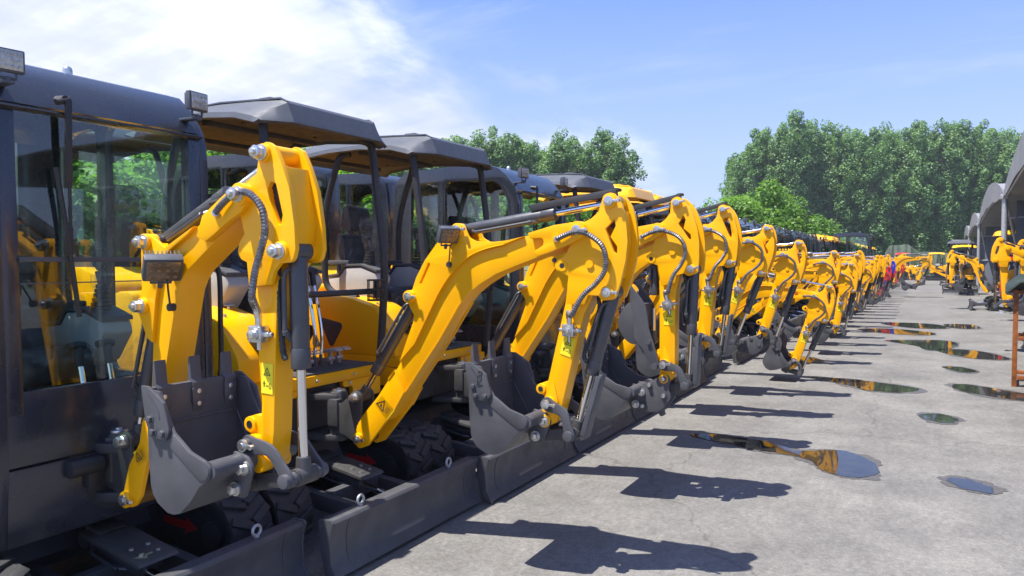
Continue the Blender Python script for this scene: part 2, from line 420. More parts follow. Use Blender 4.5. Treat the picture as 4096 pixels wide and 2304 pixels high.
def stick_B(mb, oval=False):
    slab(mb, [(1.757, 1.985), (1.765, 2.035, .025), (1.80, 2.054, .025), (1.841, 2.03), (1.871, 1.974), (1.911, 1.877), (1.933, 1.747), (1.938, 1.66), (1.922, 1.612, .03), (1.86, 1.608),
              (1.83, 1.58), (1.812, 1.53), (1.70, 1.52), (1.690, 1.612), (1.66, 1.622, .02), (1.640, 1.65, .02), (1.655, 1.69, .02), (1.679, 1.716), (1.655, 1.80), (1.65, 1.865), (1.695, 1.908), (1.747, 1.938)],
         .060, .080, [[(1.803, 1.881, .01), (1.818, 1.908, .012), (1.846, 1.897, .01), (1.878, 1.783), (1.868, 1.745, .008), (1.853, 1.752), (1.814, 1.837)]])
    tube_box(mb, [(1.672, 1.62), (1.80, 1.62), (1.816, 1.555), (1.807, 1.44), (1.796, 1.232), (1.784, .977), (1.768, .86, .02), (1.72, .815, .03), (1.69, .85), (1.711, .912), (1.722, 1.082), (1.704, 1.315), (1.691, 1.436)], .047)
    mb.prism([(1.846, 1.96), (1.868, 1.96), (1.906, 1.75), (1.892, 1.67), (1.872, 1.67), (1.884, 1.75)], -.062, .062)
    mb.prism([(1.713, .93), (1.722, 1.03), (1.68, 1.03, .02), (1.635, 1.015, .02), (1.632, .965, .02), (1.68, .94)], -.042, .042)
    boss(mb, (1.66, .992), .030, .052); mb.mi = 1; mb.cyl((1.66, -.0535, .992), (1.66, -.05, .992), .015, 14); mb.mi = 0  # black disc paints the shaded hole in the lower boss
    boss(mb, (1.789, 2.01), .034, .094); boss(mb, (1.871, 1.652), .036, .094); boss(mb, (1.689, .926), .033, .066); boss(mb, (1.72, .85), .034, .070)

def bucket(mb, w=.23):
    mb.mi = 0
    side = [(-.352, .285), (-.356, .118), (-.350, .0), (-.343, -.075), (-.330, -.110), (-.305, -.138), (-.25, -.166), (-.215, -.168), (-.179, -.158), (-.12, -.105), (-.071, -.044), (-.022, -.012, .02), (-.005, .03, .03),
            (-.043, .055, .02), (-.12, .078), (-.208, .138), (-.25, .215), (-.285, .282)]
    mb.prism(side, -w, -w + .014, (), .002); mb.prism(side, w - .014, w, (), .002)
    shell = [(-.352, .285), (-.356, .118), (-.350, .0), (-.343, -.075), (-.330, -.110), (-.305, -.138), (-.25, -.166), (-.215, -.168), (-.179, -.158), (-.12, -.105), (-.071, -.044), (-.045, -.02)]
    inn = []
    for i, p in enumerate(shell):
        a = Vector(shell[max(i - 1, 0)]); c = Vector(shell[min(i + 1, len(shell) - 1)]); t = (c - a).normalized()
        inn.append((p[0] - t.y * .014, p[1] + t.x * .014))
    mb.prism(shell + inn[::-1], -w + .013, w - .013, (), 0)
    mb.prism([(-.366, .290), (-.352, .293), (-.338, .290), (-.338, .15), (-.366, .15)], -w + .016, w - .016, (), .002)   # lip plate
    for y in (-w - .004, w - .006):
        mb.prism([(-.205, .135), (-.12, .076), (-.035, .052, .02), (-.012, .02, .02), (-.03, -.012, .015), (-.065, -.02), (-.245, .095)], y, y + .010, (), .002)
    mb.tube([(-.337, -w + .02, .146), (-.337, w - .02, .146)], .005, 6)
    for s in (-1, 1): mb.tube([(-.34, s * (w - .016), .14), (-.20, s * (w - .016), -.10), (-.09, s * (w - .016), -.05)], .004, 5)
    mb.cyl((-.030, -w + .01, .018), (-.030, w - .01, .018), .034, 18)
    for y in (-.062, .062):
        mb.prism([(-.06, .055), (.012, .042, .03), (.040, .0, .03), (.02, -.05, .02), (-.005, -.115, .02), (-.085, -.115, .02), (-.10, -.05)], y - .008, y + .008)
def bucket_bolts(mb, w=.23):
    for y in (-.17, 0, .17):
        for z in (.20, .25): mb.hexnut((-.345, y, z), (-.325, y, z), .011)
    for p in ((0, 0), (-.045, -.082)):
        for s in (-1, 1):
            mb.cyl((p[0], s * .066, p[1]), (p[0], s * .082, p[1]), .027, 16); mb.hexnut((p[0], s * .080, p[1]), (p[0], s * .106, p[1]), .020)
def cutter(s, w=.23):
    def f(mb):
        y = s * (w + .008)
        mb.prism([(-.372, .30), (-.335, .300), (-.245, .246), (-.214, .15, .02), (-.232, .108, .02), (-.32, .108, .02), (-.350, .17)], y - .007, y + .007, (), .003)
        for p in ((-.318, .180), (-.303, .133), (-.247, .133)):
            mb.cyl((p[0], y + s * .006, p[1]), (p[0], y + s * .009, p[1]), .019, 14); mb.hexnut((p[0], y + s * .008, p[1]), (p[0], y + s * .022, p[1]), .0135)
        mb.prism([(-.335, .275), (-.325, .278), (-.275, .225), (-.262, .19), (-.272, .188), (-.285, .218)], y + s * .005, y + s * .010, (), 0)
    return f
def tooth(mb):
    mb.prism([(-.372, .17), (-.366, .285), (-.360, .385), (-.352, .390), (-.342, .30), (-.330, .285), (-.330, .20), (-.337, .17)], -.028, .028, (), .004)
    mb.box((-.351, 0, .235), (.050, .066, .06), .006)

def barrel(Lb, r):
    def f(mb):
        mb.cyl((0, -.045, 0), (0, .045, 0), r * 1.05, 16, bev=.003)
        mb.cyl((0, 0, r * .6), (0, 0, Lb), r, 20, bev=.005); mb.cyl((0, 0, Lb - .07), (0, 0, Lb + .006), r * 1.07, 20, bev=.003)
        mb.cyl((0, 0, Lb * .58), (0, 0, Lb * .58 + .006), r * 1.025, 20)
        s = -1
        mb.tube(curve([(r * .3, s * r * .7, .06), (r * .7, s * r * 1.25, .08), (r * .8, s * r * 1.35, .14), (r * .8, s * r * 1.35, Lb - .12)], 6), .009, 8)
        mb.cyl((r * .8, s * r * 1.35, Lb - .14), (r * .8, s * r * .4, Lb - .10), .013, 8)
    return f
def rod(Lr, r):
    def f(mb):
        mb.cyl((0, 0, -Lr), (0, 0, -.02), r, 18)
        mb.mi = 1; mb.cyl((0, -.040, 0), (0, .040, 0), r * 1.9, 16, bev=.003); mb.cyl((0, 0, -.07), (0, 0, -.015), r * 1.5, 14, r2=r * 1.75)
    return f
def ram(root, name, A, B, Lb, r, guard=None):
    d = Vector((B[0] - A[0], B[1] - A[1])); D = d.length
    c = part(name, ('barrel', Lb, r), barrel(Lb, r), 'barrel', root, ax(A, d))
    Lr = round(Lb * .92, 3)
    rd = part('rod', ('rod', Lr, r), rod(Lr, r * .5), ('chrome', 'cast'), c, Matrix.Translation((0, 0, D)))
    if guard == 'plate':
        part('rod_guard', ('guardp', r), lambda m: (m.prism([(-.066, -.34), (-.050, -.34), (-.036, -.04), (-.045, .02), (-.07, .0)], -.034, .034, (), .003),
             m.box((-.050, -.034, -.17), (.026, .006, .32), .002)), 'steel', c, Matrix.Translation((0, 0, D)))
    if guard == 'bar':
        part('rod_guard', ('guardb', r), lambda m: (m.box((-.058, 0, -.22), (.016, .050, .50), .004), m.box((-.045, -.026, -.22), (.03, .006, .48), .002), m.cyl((-.07, 0, .0), (-.03, 0, .0), .016, 10)), 'steel_dark', c, Matrix.Translation((0, 0, D)))
    return c
def pinhead(mb):
    mb.cyl((0, -.012, 0), (0, .004, 0), .024, 18, bev=.003); mb.cyl((0, -.016, 0), (0, -.010, 0), .012, 12)
    mb.box((.038, -.004, .0), (.034, .012, .014), .003); mb.hexnut((.05, -.016, 0), (.05, .0, 0), .010)
def nuthead(mb):
    mb.cyl((0, -.006, 0), (0, .004, 0), .030, 20, bev=.002); mb.hexnut((0, -.034, 0), (0, -.004, 0), .025); mb.cyl((0, -.046, 0), (0, -.030, 0), .012, 12, bev=.002)
def warn_label(w, h, two):
    def f(mb):
        mb.mi = 0; mb.box((0, 0, 0), (w, .0016, h), 0)
        mb.mi = 1; y = -.0012; s = w * .30; cz = h * .22 if two else 0; cx = 0 if two else -w * .2
        a, b_, c = (cx - s, cz - s * .75), (cx + s, cz - s * .75), (cx, cz + s)
        def tri(k): 
            g = ((a[0] + b_[0] + c[0]) / 3, (a[1] + b_[1] + c[1]) / 3)
            return [(g[0] + (p[0] - g[0]) * k, g[1] + (p[1] - g[1]) * k) for p in (a, b_, c)]
        mb.prism(tri(1.0), y - .0006, y, [tri(.72)], 0)
        mb.prism([(cx - s * .28, cz - s * .42), (cx + s * .34, cz - s * .42), (cx + s * .1, cz - s * .2), (cx - s * .05, cz + s * .1), (cx - s * .15, cz - s * .15)], y - .0006, y, (), 0)
        if two:
            mb.box((-w * .24, y, -h * .22), (w * .07, .0008, h * .13), 0); mb.cyl((-w * .24, y - .0004, -h * .12), (-w * .24, y, -h * .12), w * .05, 10)
            mb.box((-w * .24, y, -h * .17), (w * .2, .0008, h * .025), 0)
            mb.box((.02 * w, y, -h * .24), (w * .2, .0008, h * .02), 0)
            mb.prism([(-w * .1, -h * .24), (-w * .04, -h * .215), (-w * .04, -h * .265)], y - .0006, y, (), 0); mb.prism([(w * .15, -h * .24), (w * .09, -h * .215), (w * .09, -h * .265)], y - .0006, y, (), 0)
            mb.prism([(w * .2, -h * .32), (w * .36, -h * .32), (w * .36, -h * .14), (w * .2, -h * .14)], y - .0006, y, [[(w * .225, -h * .305), (w * .335, -h * .305), (w * .335, -h * .155), (w * .225, -h * .155)]], 0)
        else:
            for k in range(4): mb.box((w * .2, y, h * (.22 - .13 * k)), (w * (.26 - .05 * (k % 2)), .0008, h * .035), 0)
    return f
def work_light(mb):
    mb.box((0, 0, 0), (.032, .115, .092), .008)
    for k in range(9): mb.box((-.026, -.048 + .012 * k, 0), (.026, .003, .078), .001)
    mb.tube([(-.005, -.03, -.046), (-.005, -.03, -.066), (-.005, .03, -.066), (-.005, .03, -.046)], .005, 6); mb.cyl((-.005, 0, -.085), (-.005, 0, -.06), .009, 10)
def light_lens(mb):
    mb.box((.0175, 0, 0), (.004, .098, .076), .003)
    for i in range(4):
        for j in range(3): mb.ball((.0195, -.036 + .024 * i, -.024 + .024 * j), .0085, 1, (.5, 1, 1))
def valve(mb):
    mb.mi = 0; mb.box((0, 0, 0), (.062, .045, .062), .004); mb.hexnut((0, -.045, 0), (0, -.02, 0), .017); mb.cyl((0, -.03, 0), (0, -.02, 0), .024, 16)
    for a in (-.022, .022):
        for b_ in (-.022, .022): mb.cyl((a, -.026, b_), (a, -.02, b_), .006, 8)
    mb.hexnut((.03, 0, 0), (.058, 0, 0), .014); mb.hexnut((.058, 0, 0), (.070, 0, 0), .010); mb.hexnut((0, 0, .03), (0, 0, .06), .014); mb.hexnut((-.03, 0, 0), (-.055, 0, 0), .010); mb.cyl((0, 0, -.06), (0, 0, -.03), .009, 8)
def side_link(typ):
    a = ARM[typ]; s, j = Vector(a['Sp']), Vector(a['J']); d = (j - s); n = Vector((-d.y, d.x)).normalized() * -1
    if n.y < 0: n = -n
    def f(mb):
        m1 = s + d * .45 + n * .050; m2 = s + d * .8 + n * .035
        u = d.normalized(); pu = Vector((-u.y, u.x));  pu = pu if pu.dot(n) > 0 else -pu
        poly = [tuple(s - u * .03 - pu * .02), tuple(s - u * .028 + pu * .022), tuple(s + pu * .038 + u * .01), tuple(m1 + pu * .018), tuple(m2 + pu * .012), tuple(j + pu * .03 + u * .01), tuple(j + u * .032 - pu * .005), tuple(j - pu * .032), tuple(j - u * .035 - pu * .01), tuple(m1 - pu * .03), tuple(s - pu * .032 + u * .02)]
        poly = smooth_poly(poly, 3)
        slab(mb, poly, .074, .088)
        boss(mb, tuple(j), .026, .108); boss(mb, tuple(s), .024, .104)
    return f
def h_link(mb, L):
    mb.prism([(-.034, -.03, .025), (.034, -.03, .025), (.028, L * .5), (.034, L + .03, .025), (-.034, L + .03, .025), (-.026, L * .5)], -.052, -.038); mb.prism([(-.034, -.03, .025), (.034, -.03, .025), (.028, L * .5), (.034, L + .03, .025), (-.034, L + .03, .025), (-.026, L * .5)], .038, .052)
    mb.cyl((0, -.06, 0), (0, .06, 0), .026, 14); mb.cyl((0, -.06, L), (0, .06, L), .026, 14)
def hitch(mb):
    poly = smooth_poly([(-.17, -.055), (-.10, -.02), (-.05, -.006), (.012, .03), (.042, -.005), (.032, -.07), (.042, -.11), (.024, -.15), (-.03, -.21), (-.095, -.226), (-.175, -.205), (-.18, -.16), (-.14, -.10)], 3)
    slab(mb, poly, .056, .072)
    for p in ((0, 0), (-.006, -.112), (-.10, -.04), (-.155, -.182)): boss(mb, p, .020, .080)
    mb.box((-.10, 0, -.14), (.10, .11, .05)); mb.prism([(-.09, -.205), (-.05, -.26), (-.03, -.255), (-.04, -.20)], -.03, .03)
def hexbolt(mb): mb.hexnut((0, -.016, 0), (0, 0, 0), .015)
def hitch_pins(mb):
    for p in ((0, 0), (-.006, -.112), (-.10, -.04), (-.155, -.182)):
        for s in (-1, 1): mb.hexnut((p[0], s * .078, p[1]), (p[0], s * .094, p[1]), .015)
THUMB = [(-.236, .633), (-.193, .579), (-.123, .488), (-.097, .335), (-.068, .244), (-.028, .103, .03), (-.051, .062, .03), (-.093, .083), (-.137, .189), (-.191, .249), (-.20, .30), (-.202, .404), (-.225, .476), (-.231, .579)]
def thumb(mb):
    mb.prism(smooth_poly([p[:2] for p in THUMB], 2), -.095, -.080); mb.prism(smooth_poly([p[:2] for p in THUMB], 2), .080, .095)
    mb.prism(smooth_poly([(-.20, .49), (-.275, .492), (-.335, .406), (-.34, .331), (-.295, .248), (-.229, .214), (-.19, .26)], 3), -.020, -.004)
    mb.cyl((-.055, -.11, .085), (-.055, .11, .085), .022, 14); mb.cyl((-.095, -.11, .245), (-.095, .11, .245), .016, 12)
    mb.box((-.15, 0, .42), (.04, .17, .16), .004)

def solve_J(S_, r1, K_, r2, typ):
    S_, K_ = Vector(S_), Vector(K_); d = K_ - S_; D = max(.001, d.length); D2 = min(D, (r1 + r2) * .999)
    a = (r1 * r1 - r2 * r2 + D2 * D2) / (2 * D2); h = math.sqrt(max(0, r1 * r1 - a * a))
    u = d.normalized(); p = S_ + u * a; w = Vector((-u.y, u.x))
    c1, c2 = p + w * h, p - w * h
    return c1 if c1.x > c2.x else c2

YEL = 'yellow'
def arm(root, typ='A', boom=0, stick=0, buck=0, col=YEL, oval=False, light=True, guard=None, bar=False, hitched=False, thumbed=False, lod=0, cyl_bucket=True):
    a = ARM[typ]; b_, s_, k_ = R(boom), R(stick), R(buck)
    P2 = rot2(a['P'], a['F'], b_)
    Mb = rotM(a['F'], b_)
    Ms = Matrix.Translation((P2[0] - a['P'][0], 0, P2[1] - a['P'][1])) @ rotM(a['P'], s_)
    def tb(p): return rot2(p, a['F'], b_)
    def ts(p):
        q = rot2(p, a['P'], s_); return (q[0] + P2[0] - a['P'][0], q[1] + P2[1] - a['P'][1])
    bm_ = part('boom', ('boom', typ, col), boom_A if typ == 'A' else boom_B, col, root, Mb)
    st = part('stick', ('stick', typ, oval, col), (lambda m: stick_A(m, oval)) if typ == 'A' else stick_B, (col, 'ink'), root, Ms)
    pin = ts(a['pin']); off = Vector((0, 0))
    Mp = Matrix.Translation((pin[0], 0, pin[1])) @ Matrix.Rotation(-k_, 4, 'Y')
    if hitched:
        h = part('quick_hitch', 'hitch', hitch, 'steel', root, Mp)
        if not lod:
            for p in ((0, 0), (-.006, -.112), (-.10, -.04), (-.155, -.182)): part('bolt', 'hexbolt', hexbolt, 'zinc', h, Matrix.Translation((p[0], -.078, p[1])))
        Mbk = Mp @ Matrix.Translation((-.16, 0, -.09))
    else: Mbk = Mp
    if typ == 'B': Mbk = Matrix.Translation((0, -.065, 0)) @ Mbk @ Matrix.Diagonal((1, .90, 1, 1))
    bk = part('bucket', 'bucket', bucket, 'steel', root, Mbk)
    for y in (-.17, 0, .17): part('tooth', 'tooth', tooth, 'steel', bk, Matrix.Translation((0, y, 0)))
    for s in (-1, 1): part('side_cutter', ('cutter', s), cutter(s), 'steel', bk)
    if lod < 1:
        for y in (-.17, 0, .17):
            for z in (.20, .25): part('bolt', 'lipbolt', lambda m: m.hexnut((-.345, 0, 0), (-.325, 0, 0), .011), 'zinc', bk, Matrix.Translation((0, y, z)))
        for p in ((0, 0), (-.045, -.082)): part('pin', 'bpin', lambda m: (m.cyl((0, -.082, 0), (0, -.066, 0), .027, 16), m.hexnut((0, -.106, 0), (0, -.080, 0), .020)), 'zinc', bk, Matrix.Translation((p[0], 0, p[1])))
    # rams
    A, B = tb(a['bc']), a['br']
    ram(root, 'boom_cylinder', A, B, .56 if typ == 'A' else .50, .034)
    D = (Vector(ts(a['top'])) - Vector(tb(a['ear']))).length
    ram(root, 'stick_cylinder', tb(a['ear']), ts(a['top']), .55 if typ == 'A' else .44, .033, 'bar' if bar else None)
    Kc = (pin[0] + rot2((a['K'][0] - a['pin'][0], a['K'][1] - a['pin'][1]), (0, 0), k_)[0], pin[1] + rot2((a['K'][0] - a['pin'][0], a['K'][1] - a['pin'][1]), (0, 0), k_)[1])
    r1 = (Vector(a['Sp']) - Vector(a['J'])).length; r2 = (Vector(a['K']) - Vector(a['J'])).length
    J = solve_J(ts(a['Sp']), r1, Kc, r2, typ)
    ram(root, 'bucket_cylinder', ts(a['kc']), tuple(J), .43, .035, 'plate' if guard else None)
    Sw = ts(a['Sp']); base = Vector(a['J']) - Vector(a['Sp']); now = J - Vector(Sw)
    t = math.atan2(now.y, now.x) - math.atan2(base.y, base.x)
    part('bucket_link', ('slink', typ), side_link(typ), 'steel', root, Matrix.Translation((Sw[0] - a['Sp'][0], 0, Sw[1] - a['Sp'][1])) @ rotM(a['Sp'], t))
    L2 = round(r2, 3)
    part('bucket_link', ('hlink', L2), lambda m: h_link(m, L2), 'cast', root, ax(Kc, J - Vector(Kc)))
    # pins
    if lod < 2:
        nut = typ == 'B'
        fn = nuthead if nut else pinhead; ky = 'nuthead' if nut else 'pinhead'
        for p, w in ((a['F'], .100), (a['bc'], .108 if not nut else .10), (a['ear'], .097), (a['P'], .118)):
            part('pin', ky if p is not a['F'] else 'pinhead', fn if p is not a['F'] else pinhead, 'zinc', bm_, Matrix.Translation((p[0], -w, p[1])))
        for p, w in ((a['top'], .098), (a['kc'], .096), (a['Sp'], .106)):
            part('pin', ky if p is not a['Sp'] else 'pinhead', fn if p is not a['Sp'] else pinhead, 'zinc', st, Matrix.Translation((p[0], -w, p[1])))
        if typ == 'A':
            part('warning_label', 'labA', warn_label(.066, .098, True), ('label_yellow', 'ink'), st, Matrix.Translation((2.337, -.0518, 1.183)) @ Matrix.Rotation(R(15.0), 4, 'Y'))
            part('warning_label', 'labF', warn_label(.12, .082, False), ('label_yellow', 'ink'), bm_, Matrix.Translation((1.19, -.0872, .766)) @ Matrix.Rotation(R(42), 4, 'Y'))
        else:
            part('warning_label', 'labB', warn_label(.060, .115, True), ('label_yellow', 'ink'), st, Matrix.Translation((1.755, -.0488, 1.175)) @ Matrix.Rotation(R(2.0), 4, 'Y'))
            part('warning_label', 'labFB', warn_label(.075, .06, False), ('label_yellow', 'ink'), bm_, Matrix.Translation((1.043, -.0852, .80)) @ Matrix.Rotation(R(-30), 4, 'Y'))
    # valve and hoses
    if typ == 'A': vp = (2.355, 1.268); h0 = (2.311, 1.725); mids = [(2.379, 1.752), (2.439, 1.757), (2.492, 1.735), (2.544, 1.692), (2.566, 1.632), (2.558, 1.566), (2.513, 1.505), (2.454, 1.455), (2.414, 1.399), (2.385, 1.345)]
    else: vp = (1.742, 1.345); h0 = (1.577, 1.798); mids = [(1.618, 1.833), (1.677, 1.866), (1.734, 1.868), (1.777, 1.845), (1.808, 1.809), (1.821, 1.769), (1.821, 1.713), (1.798, 1.648), (1.768, 1.573), (1.752, 1.48)]
    part('control_valve', 'valve', valve, 'zinc', st, Matrix.Translation((vp[0], -.074, vp[1])))
    for side in ((-1,) if lod else (-1, 1)):
        y = side * .125
        q0 = tb(h0); pts = [(*[tb((h0[0] - .03, h0[1] - .012))[0], side * .085, tb((h0[0] - .03, h0[1] - .012))[1]],), (q0[0], y, q0[1])]
        n = len(mids)
        for i, m in enumerate(mids):
            f = min(1, (i + 1) / (n * .55)); u, v = tb(m), ts(m); pts.append((u[0] * (1 - f) + v[0] * f, y - side * .012 * f, u[1] * (1 - f) + v[1] * f))
        e = ts((vp[0], vp[1] + .06)); pts.append((e[0], side * .082, e[1] + .03)); pts.append((e[0], side * .074, e[1]))
        key = ('hose', typ, boom, stick, side, lod)
        def hs(mb, pts=pts):
            if lod: mb.tube(curve(pts, 5), .013, 6)
            else: mb.ribbed(pts[1:-1], .0135, 8)
            mb.mi = 1; mb.tube(curve(pts[:2], 3), .015, 8); mb.tube(pts[-3:], .0145, 8); mb.hexnut(pts[-2], pts[-1], .016)
        part('hose', key, hs, ('hose_metal', 'zinc'), root)
        if not lod:
            # black hose feeding the bucket ram
            k0 = ts((a['kc'][0] - .06, a['kc'][1] - .0)); pA = ts((a['kc'][0] - .065, a['kc'][1] - .10)); e1 = Vector(ts(a['kc'])).lerp(J, .42)
            w2 = side * .035
            q = [(tb((a['P'][0] - .25, a['P'][1] - .02))[0], w2, tb((a['P'][0] - .25, a['P'][1] - .02))[1]), (ts((a['P'][0] + .06, a['P'][1] + .03))[0], w2, ts((a['P'][0] + .06, a['P'][1] + .03))[1]),
                 (ts((a['top'][0] + .01, a['top'][1] - .13))[0], w2, ts((a['top'][0] + .01, a['top'][1] - .13))[1]), (ts((a['top'][0] + .03, a['top'][1] - .28))[0], w2, ts((a['top'][0] + .03, a['top'][1] - .28))[1]),
                 (k0[0], w2, k0[1]), (pA[0], w2, pA[1]), (e1.x - .055, w2, e1.y), (e1.x - .04, w2, e1.y - .05)]
            part('hose', ('hose2', typ, boom, stick, buck, side), lambda mb: mb.ribbed(q, .0115, 8, .011), 'rubber', root)
    if light:
        lp = (1.672, 1.755) if typ == 'A' else (1.285, 1.59)
        M = Mb @ Matrix.Translation((lp[0], -.135, lp[1])) @ Matrix.Rotation(R(-32), 4, 'Z') @ Matrix.Rotation(R(28), 4, 'Y')
        if typ == 'B': M = Mb @ Matrix.Translation((lp[0], -.140, lp[1])) @ Matrix.Rotation(R(-28), 4, 'Z') @ Matrix.Rotation(R(40), 4, 'Y') @ Matrix.Scale(1.25, 4)
        wl = part('work_light', 'wlight', work_light, 'plastic', root, M)
        part('lens', 'lens', light_lens, 'lens_amber_reflection', wl)
        def cable(mb): mb.tube(curve([(lp[0] + .0, -.12, lp[1] - .05), (lp[0] - .01, -.11, lp[1] - .09), (lp[0] - .03, -.088, lp[1] - .15)], 5), .004, 6); mb.cyl((lp[0] - .03, -.094, lp[1] - .16), (lp[0] - .03, -.07, lp[1] - .16), .016, 14)
        part('light_cable', ('lcable', typ), cable, 'rubber', bm_)
    if thumbed:
        part('thumb', 'thumb', thumb, 'steel', root, Matrix.Translation((pin[0], 0, pin[1])) @ Matrix.Rotation(-s_ * .0, 4, 'Y'))
        ram(root, 'thumb_cylinder', ts((2.32, 1.592)), (pin[0] - .095, pin[1] + .245), .24, .030)
    return P2
# ------------------------------------------------------------------ excavator: undercarriage and body
def loop_path(half, r, n):
    """stadium path points + tangents, centre z = r"""
    L = 4 * half + 2 * math.pi * r; out = []
    for i in range(n):
        s_ = L * i / n
        if s_ < 2 * half: out.append((Vector((-half + s_, 0, 2 * r)), Vector((1, 0, 0)))); continue
        s_ -= 2 * half
        if s_ < math.pi * r:
            a = math.pi / 2 - s_ / r; out.append((Vector((half + r * math.cos(a), 0, r + r * math.sin(a))), Vector((math.sin(a), 0, -math.cos(a))))); continue
        s_ -= math.pi * r
        if s_ < 2 * half: out.append((Vector((half - s_, 0, 0)), Vector((-1, 0, 0)))); continue
        s_ -= 2 * half; a = -math.pi / 2 - s_ / r
        out.append((Vector((-half + r * math.cos(a), 0, r + r * math.sin(a))), Vector((math.sin(a), 0, -math.cos(a)))))
    return out
TH, TR = .775, .20
def track_belt(mb):
    W = .125; n = 80; pts = loop_path(TH, TR, n); b = bmesh.new(); rings = []
    for p, t in pts:
        nrm = Vector((-t.z, 0, t.x)); 
        if nrm.dot(p - Vector((max(-TH, min(TH, p.x)), 0, TR))) < 0: nrm = -nrm
        p = p + Vector((0, 0, .024))
        rings.append([b.verts.new(p + Vector((0, y, 0)) + nrm * h) for y, h in ((-W, 0), (-W, -.028), (W, -.028), (W, 0))])
    for i in range(n):
        A, C = rings[i], rings[(i + 1) % n]
        for k in range(4): b.faces.new((A[k], A[(k + 1) % 4], C[(k + 1) % 4], C[k]))
    mb.merge(b)
    m = 42
    for i, (p, t) in enumerate(loop_path(TH, TR, m)):
        c0 = Vector((max(-TH, min(TH, p.x)), 0, TR)); nrm = Vector((-t.z, 0, t.x))
        if nrm.dot(p - c0) < 0: nrm = -nrm
        p = p + Vector((0, 0, .024))
        rot = Matrix((t, Vector((0, 1, 0)), nrm)).transposed()
        if rot.determinant() < 0: rot = Matrix((-t, Vector((0, 1, 0)), nrm)).transposed()
        for s in (-1, 1):
            q = rot @ Matrix.Rotation(R(28 * s) * (1 if t.x >= 0 or True else -1), 3, 'Z')
            mb.box(p + Vector((0, s * .062, 0)) + nrm * .006 + t * (.0 if s > 0 else .022), (.042, .125, .024), .006, q)
def track_frame(mb):
    mb.mi = 0
    mb.prism([(-.77, .10), (-.70, .07), (.70, .07), (.77, .11), (.77, .30), (.68, .345), (-.68, .345), (-.77, .29)], -.085, .085, (), .008)
    for x, r in ((TH, TR - .03), (-TH, TR - .03)):
        mb.cyl((x, -.07, TR + .024), (x, .07, TR + .024), r, 28, bev=.006); mb.cyl((x, -.10, TR + .024), (x, .10, TR + .024), r * .42, 20, bev=.004)
    for x in (-.46, -.15, .15, .46): mb.cyl((x, -.1, .085), (x, .1, .085), .055, 18, bev=.004)
    mb.cyl((0, -.09, .375), (0, .09, .375), .035, 14)
def arrow(s):
    return lambda mb: mb.prism([(.38, .27), (.58, .262), (.57, .285), (.66, .235), (.56, .195), (.57, .22), (.40, .225), (.35, .25)], s * .0865, s * .088, (), 0)
def undercarriage(mb):
    mb.prism([(-.42, .22), (.42, .22), (.50, .30), (.42, .42), (.30, .47), (-.30, .47), (-.42, .42)], -.34, .34, (), .01)
    for x in (-.32, .32): mb.box((x, 0, .27), (.14, 1.02, .13), .012)
    mb.cyl((0, 0, .46), (0, 0, .545), .30, 32)
    for k in range(14): mb.cyl((.275 * math.cos(k * .449), .275 * math.sin(k * .449), .54), (.275 * math.cos(k * .449), .275 * math.sin(k * .449), .56), .012, 8)
def blade(mb):
    prof = [(1.438, .022), (1.402, .075), (1.388, .13), (1.386, .19), (1.394, .245), (1.412, .290, .008), (1.398, .308, .006), (1.325, .308, .006), (1.318, .292), (1.345, .272), (1.370, .25), (1.366, .14), (1.384, .07), (1.416, .020)]
    mb.prism(prof, -.680, .680, (), .002)
    for s in (-1, 1):
        y = s * .686
        mb.prism([(1.446, .015), (1.400, .085), (1.392, .19), (1.40, .25), (1.418, .300, .008), (1.40, .315, .006), (1.32, .312, .01), (1.325, .20), (1.36, .03)], y - .007, y + .007, (), .002)
        for yy in (s * .560,): mb.prism([(1.440, .019), (1.405, .072), (1.3915, .13), (1.3895, .19), (1.3975, .245), (1.4155, .290), (1.4155, .294), (1.392, .245), (1.384, .19), (1.386, .13), (1.399, .072), (1.434, .019)], yy - .004, yy + .004, (), 0)
        # push arm
        mb.prism([(.30, .20), (1.28, .13), (1.37, .11), (1.37, .24), (1.28, .22), (.32, .30), (.26, .25)], s * .23 - .03, s * .23 + .03, (), .006)
        mb.prism([(1.20, .14), (1.365, .10), (1.365, .27), (1.30, .255)], s * .23 + .034, s * .23 + .048, (), .002)
    mb.box((.95, 0, .22), (.06, .44, .09), .006)
    for s in (-1, 1): mb.prism([(1.20, .15), (1.365, .11), (1.365, .26), (1.22, .25, .03)], s * .045 - .008, s * .045 + .008, (), .002)
    mb.cyl((1.235, -.07, .205), (1.235, .07, .205), .026, 14)
def eye(mb): mb.tube([(0, .024 * math.cos(t * .449), .030 + .024 * math.sin(t * .449)) for t in range(14)], .0075, 8, closed=True); mb.cyl((0, 0, -.004), (0, 0, .008), .014, 10)
def blade_guard(mb):
    mb.prism([(.62, .40), (1.02, .335), (1.04, .32), (1.02, .315), (.62, .375)], -.095, .095, (), .003)
    mb.prism([(.60, .42), (.72, .40), (.70, .385), (.60, .39)], -.06, .06, (), .003)
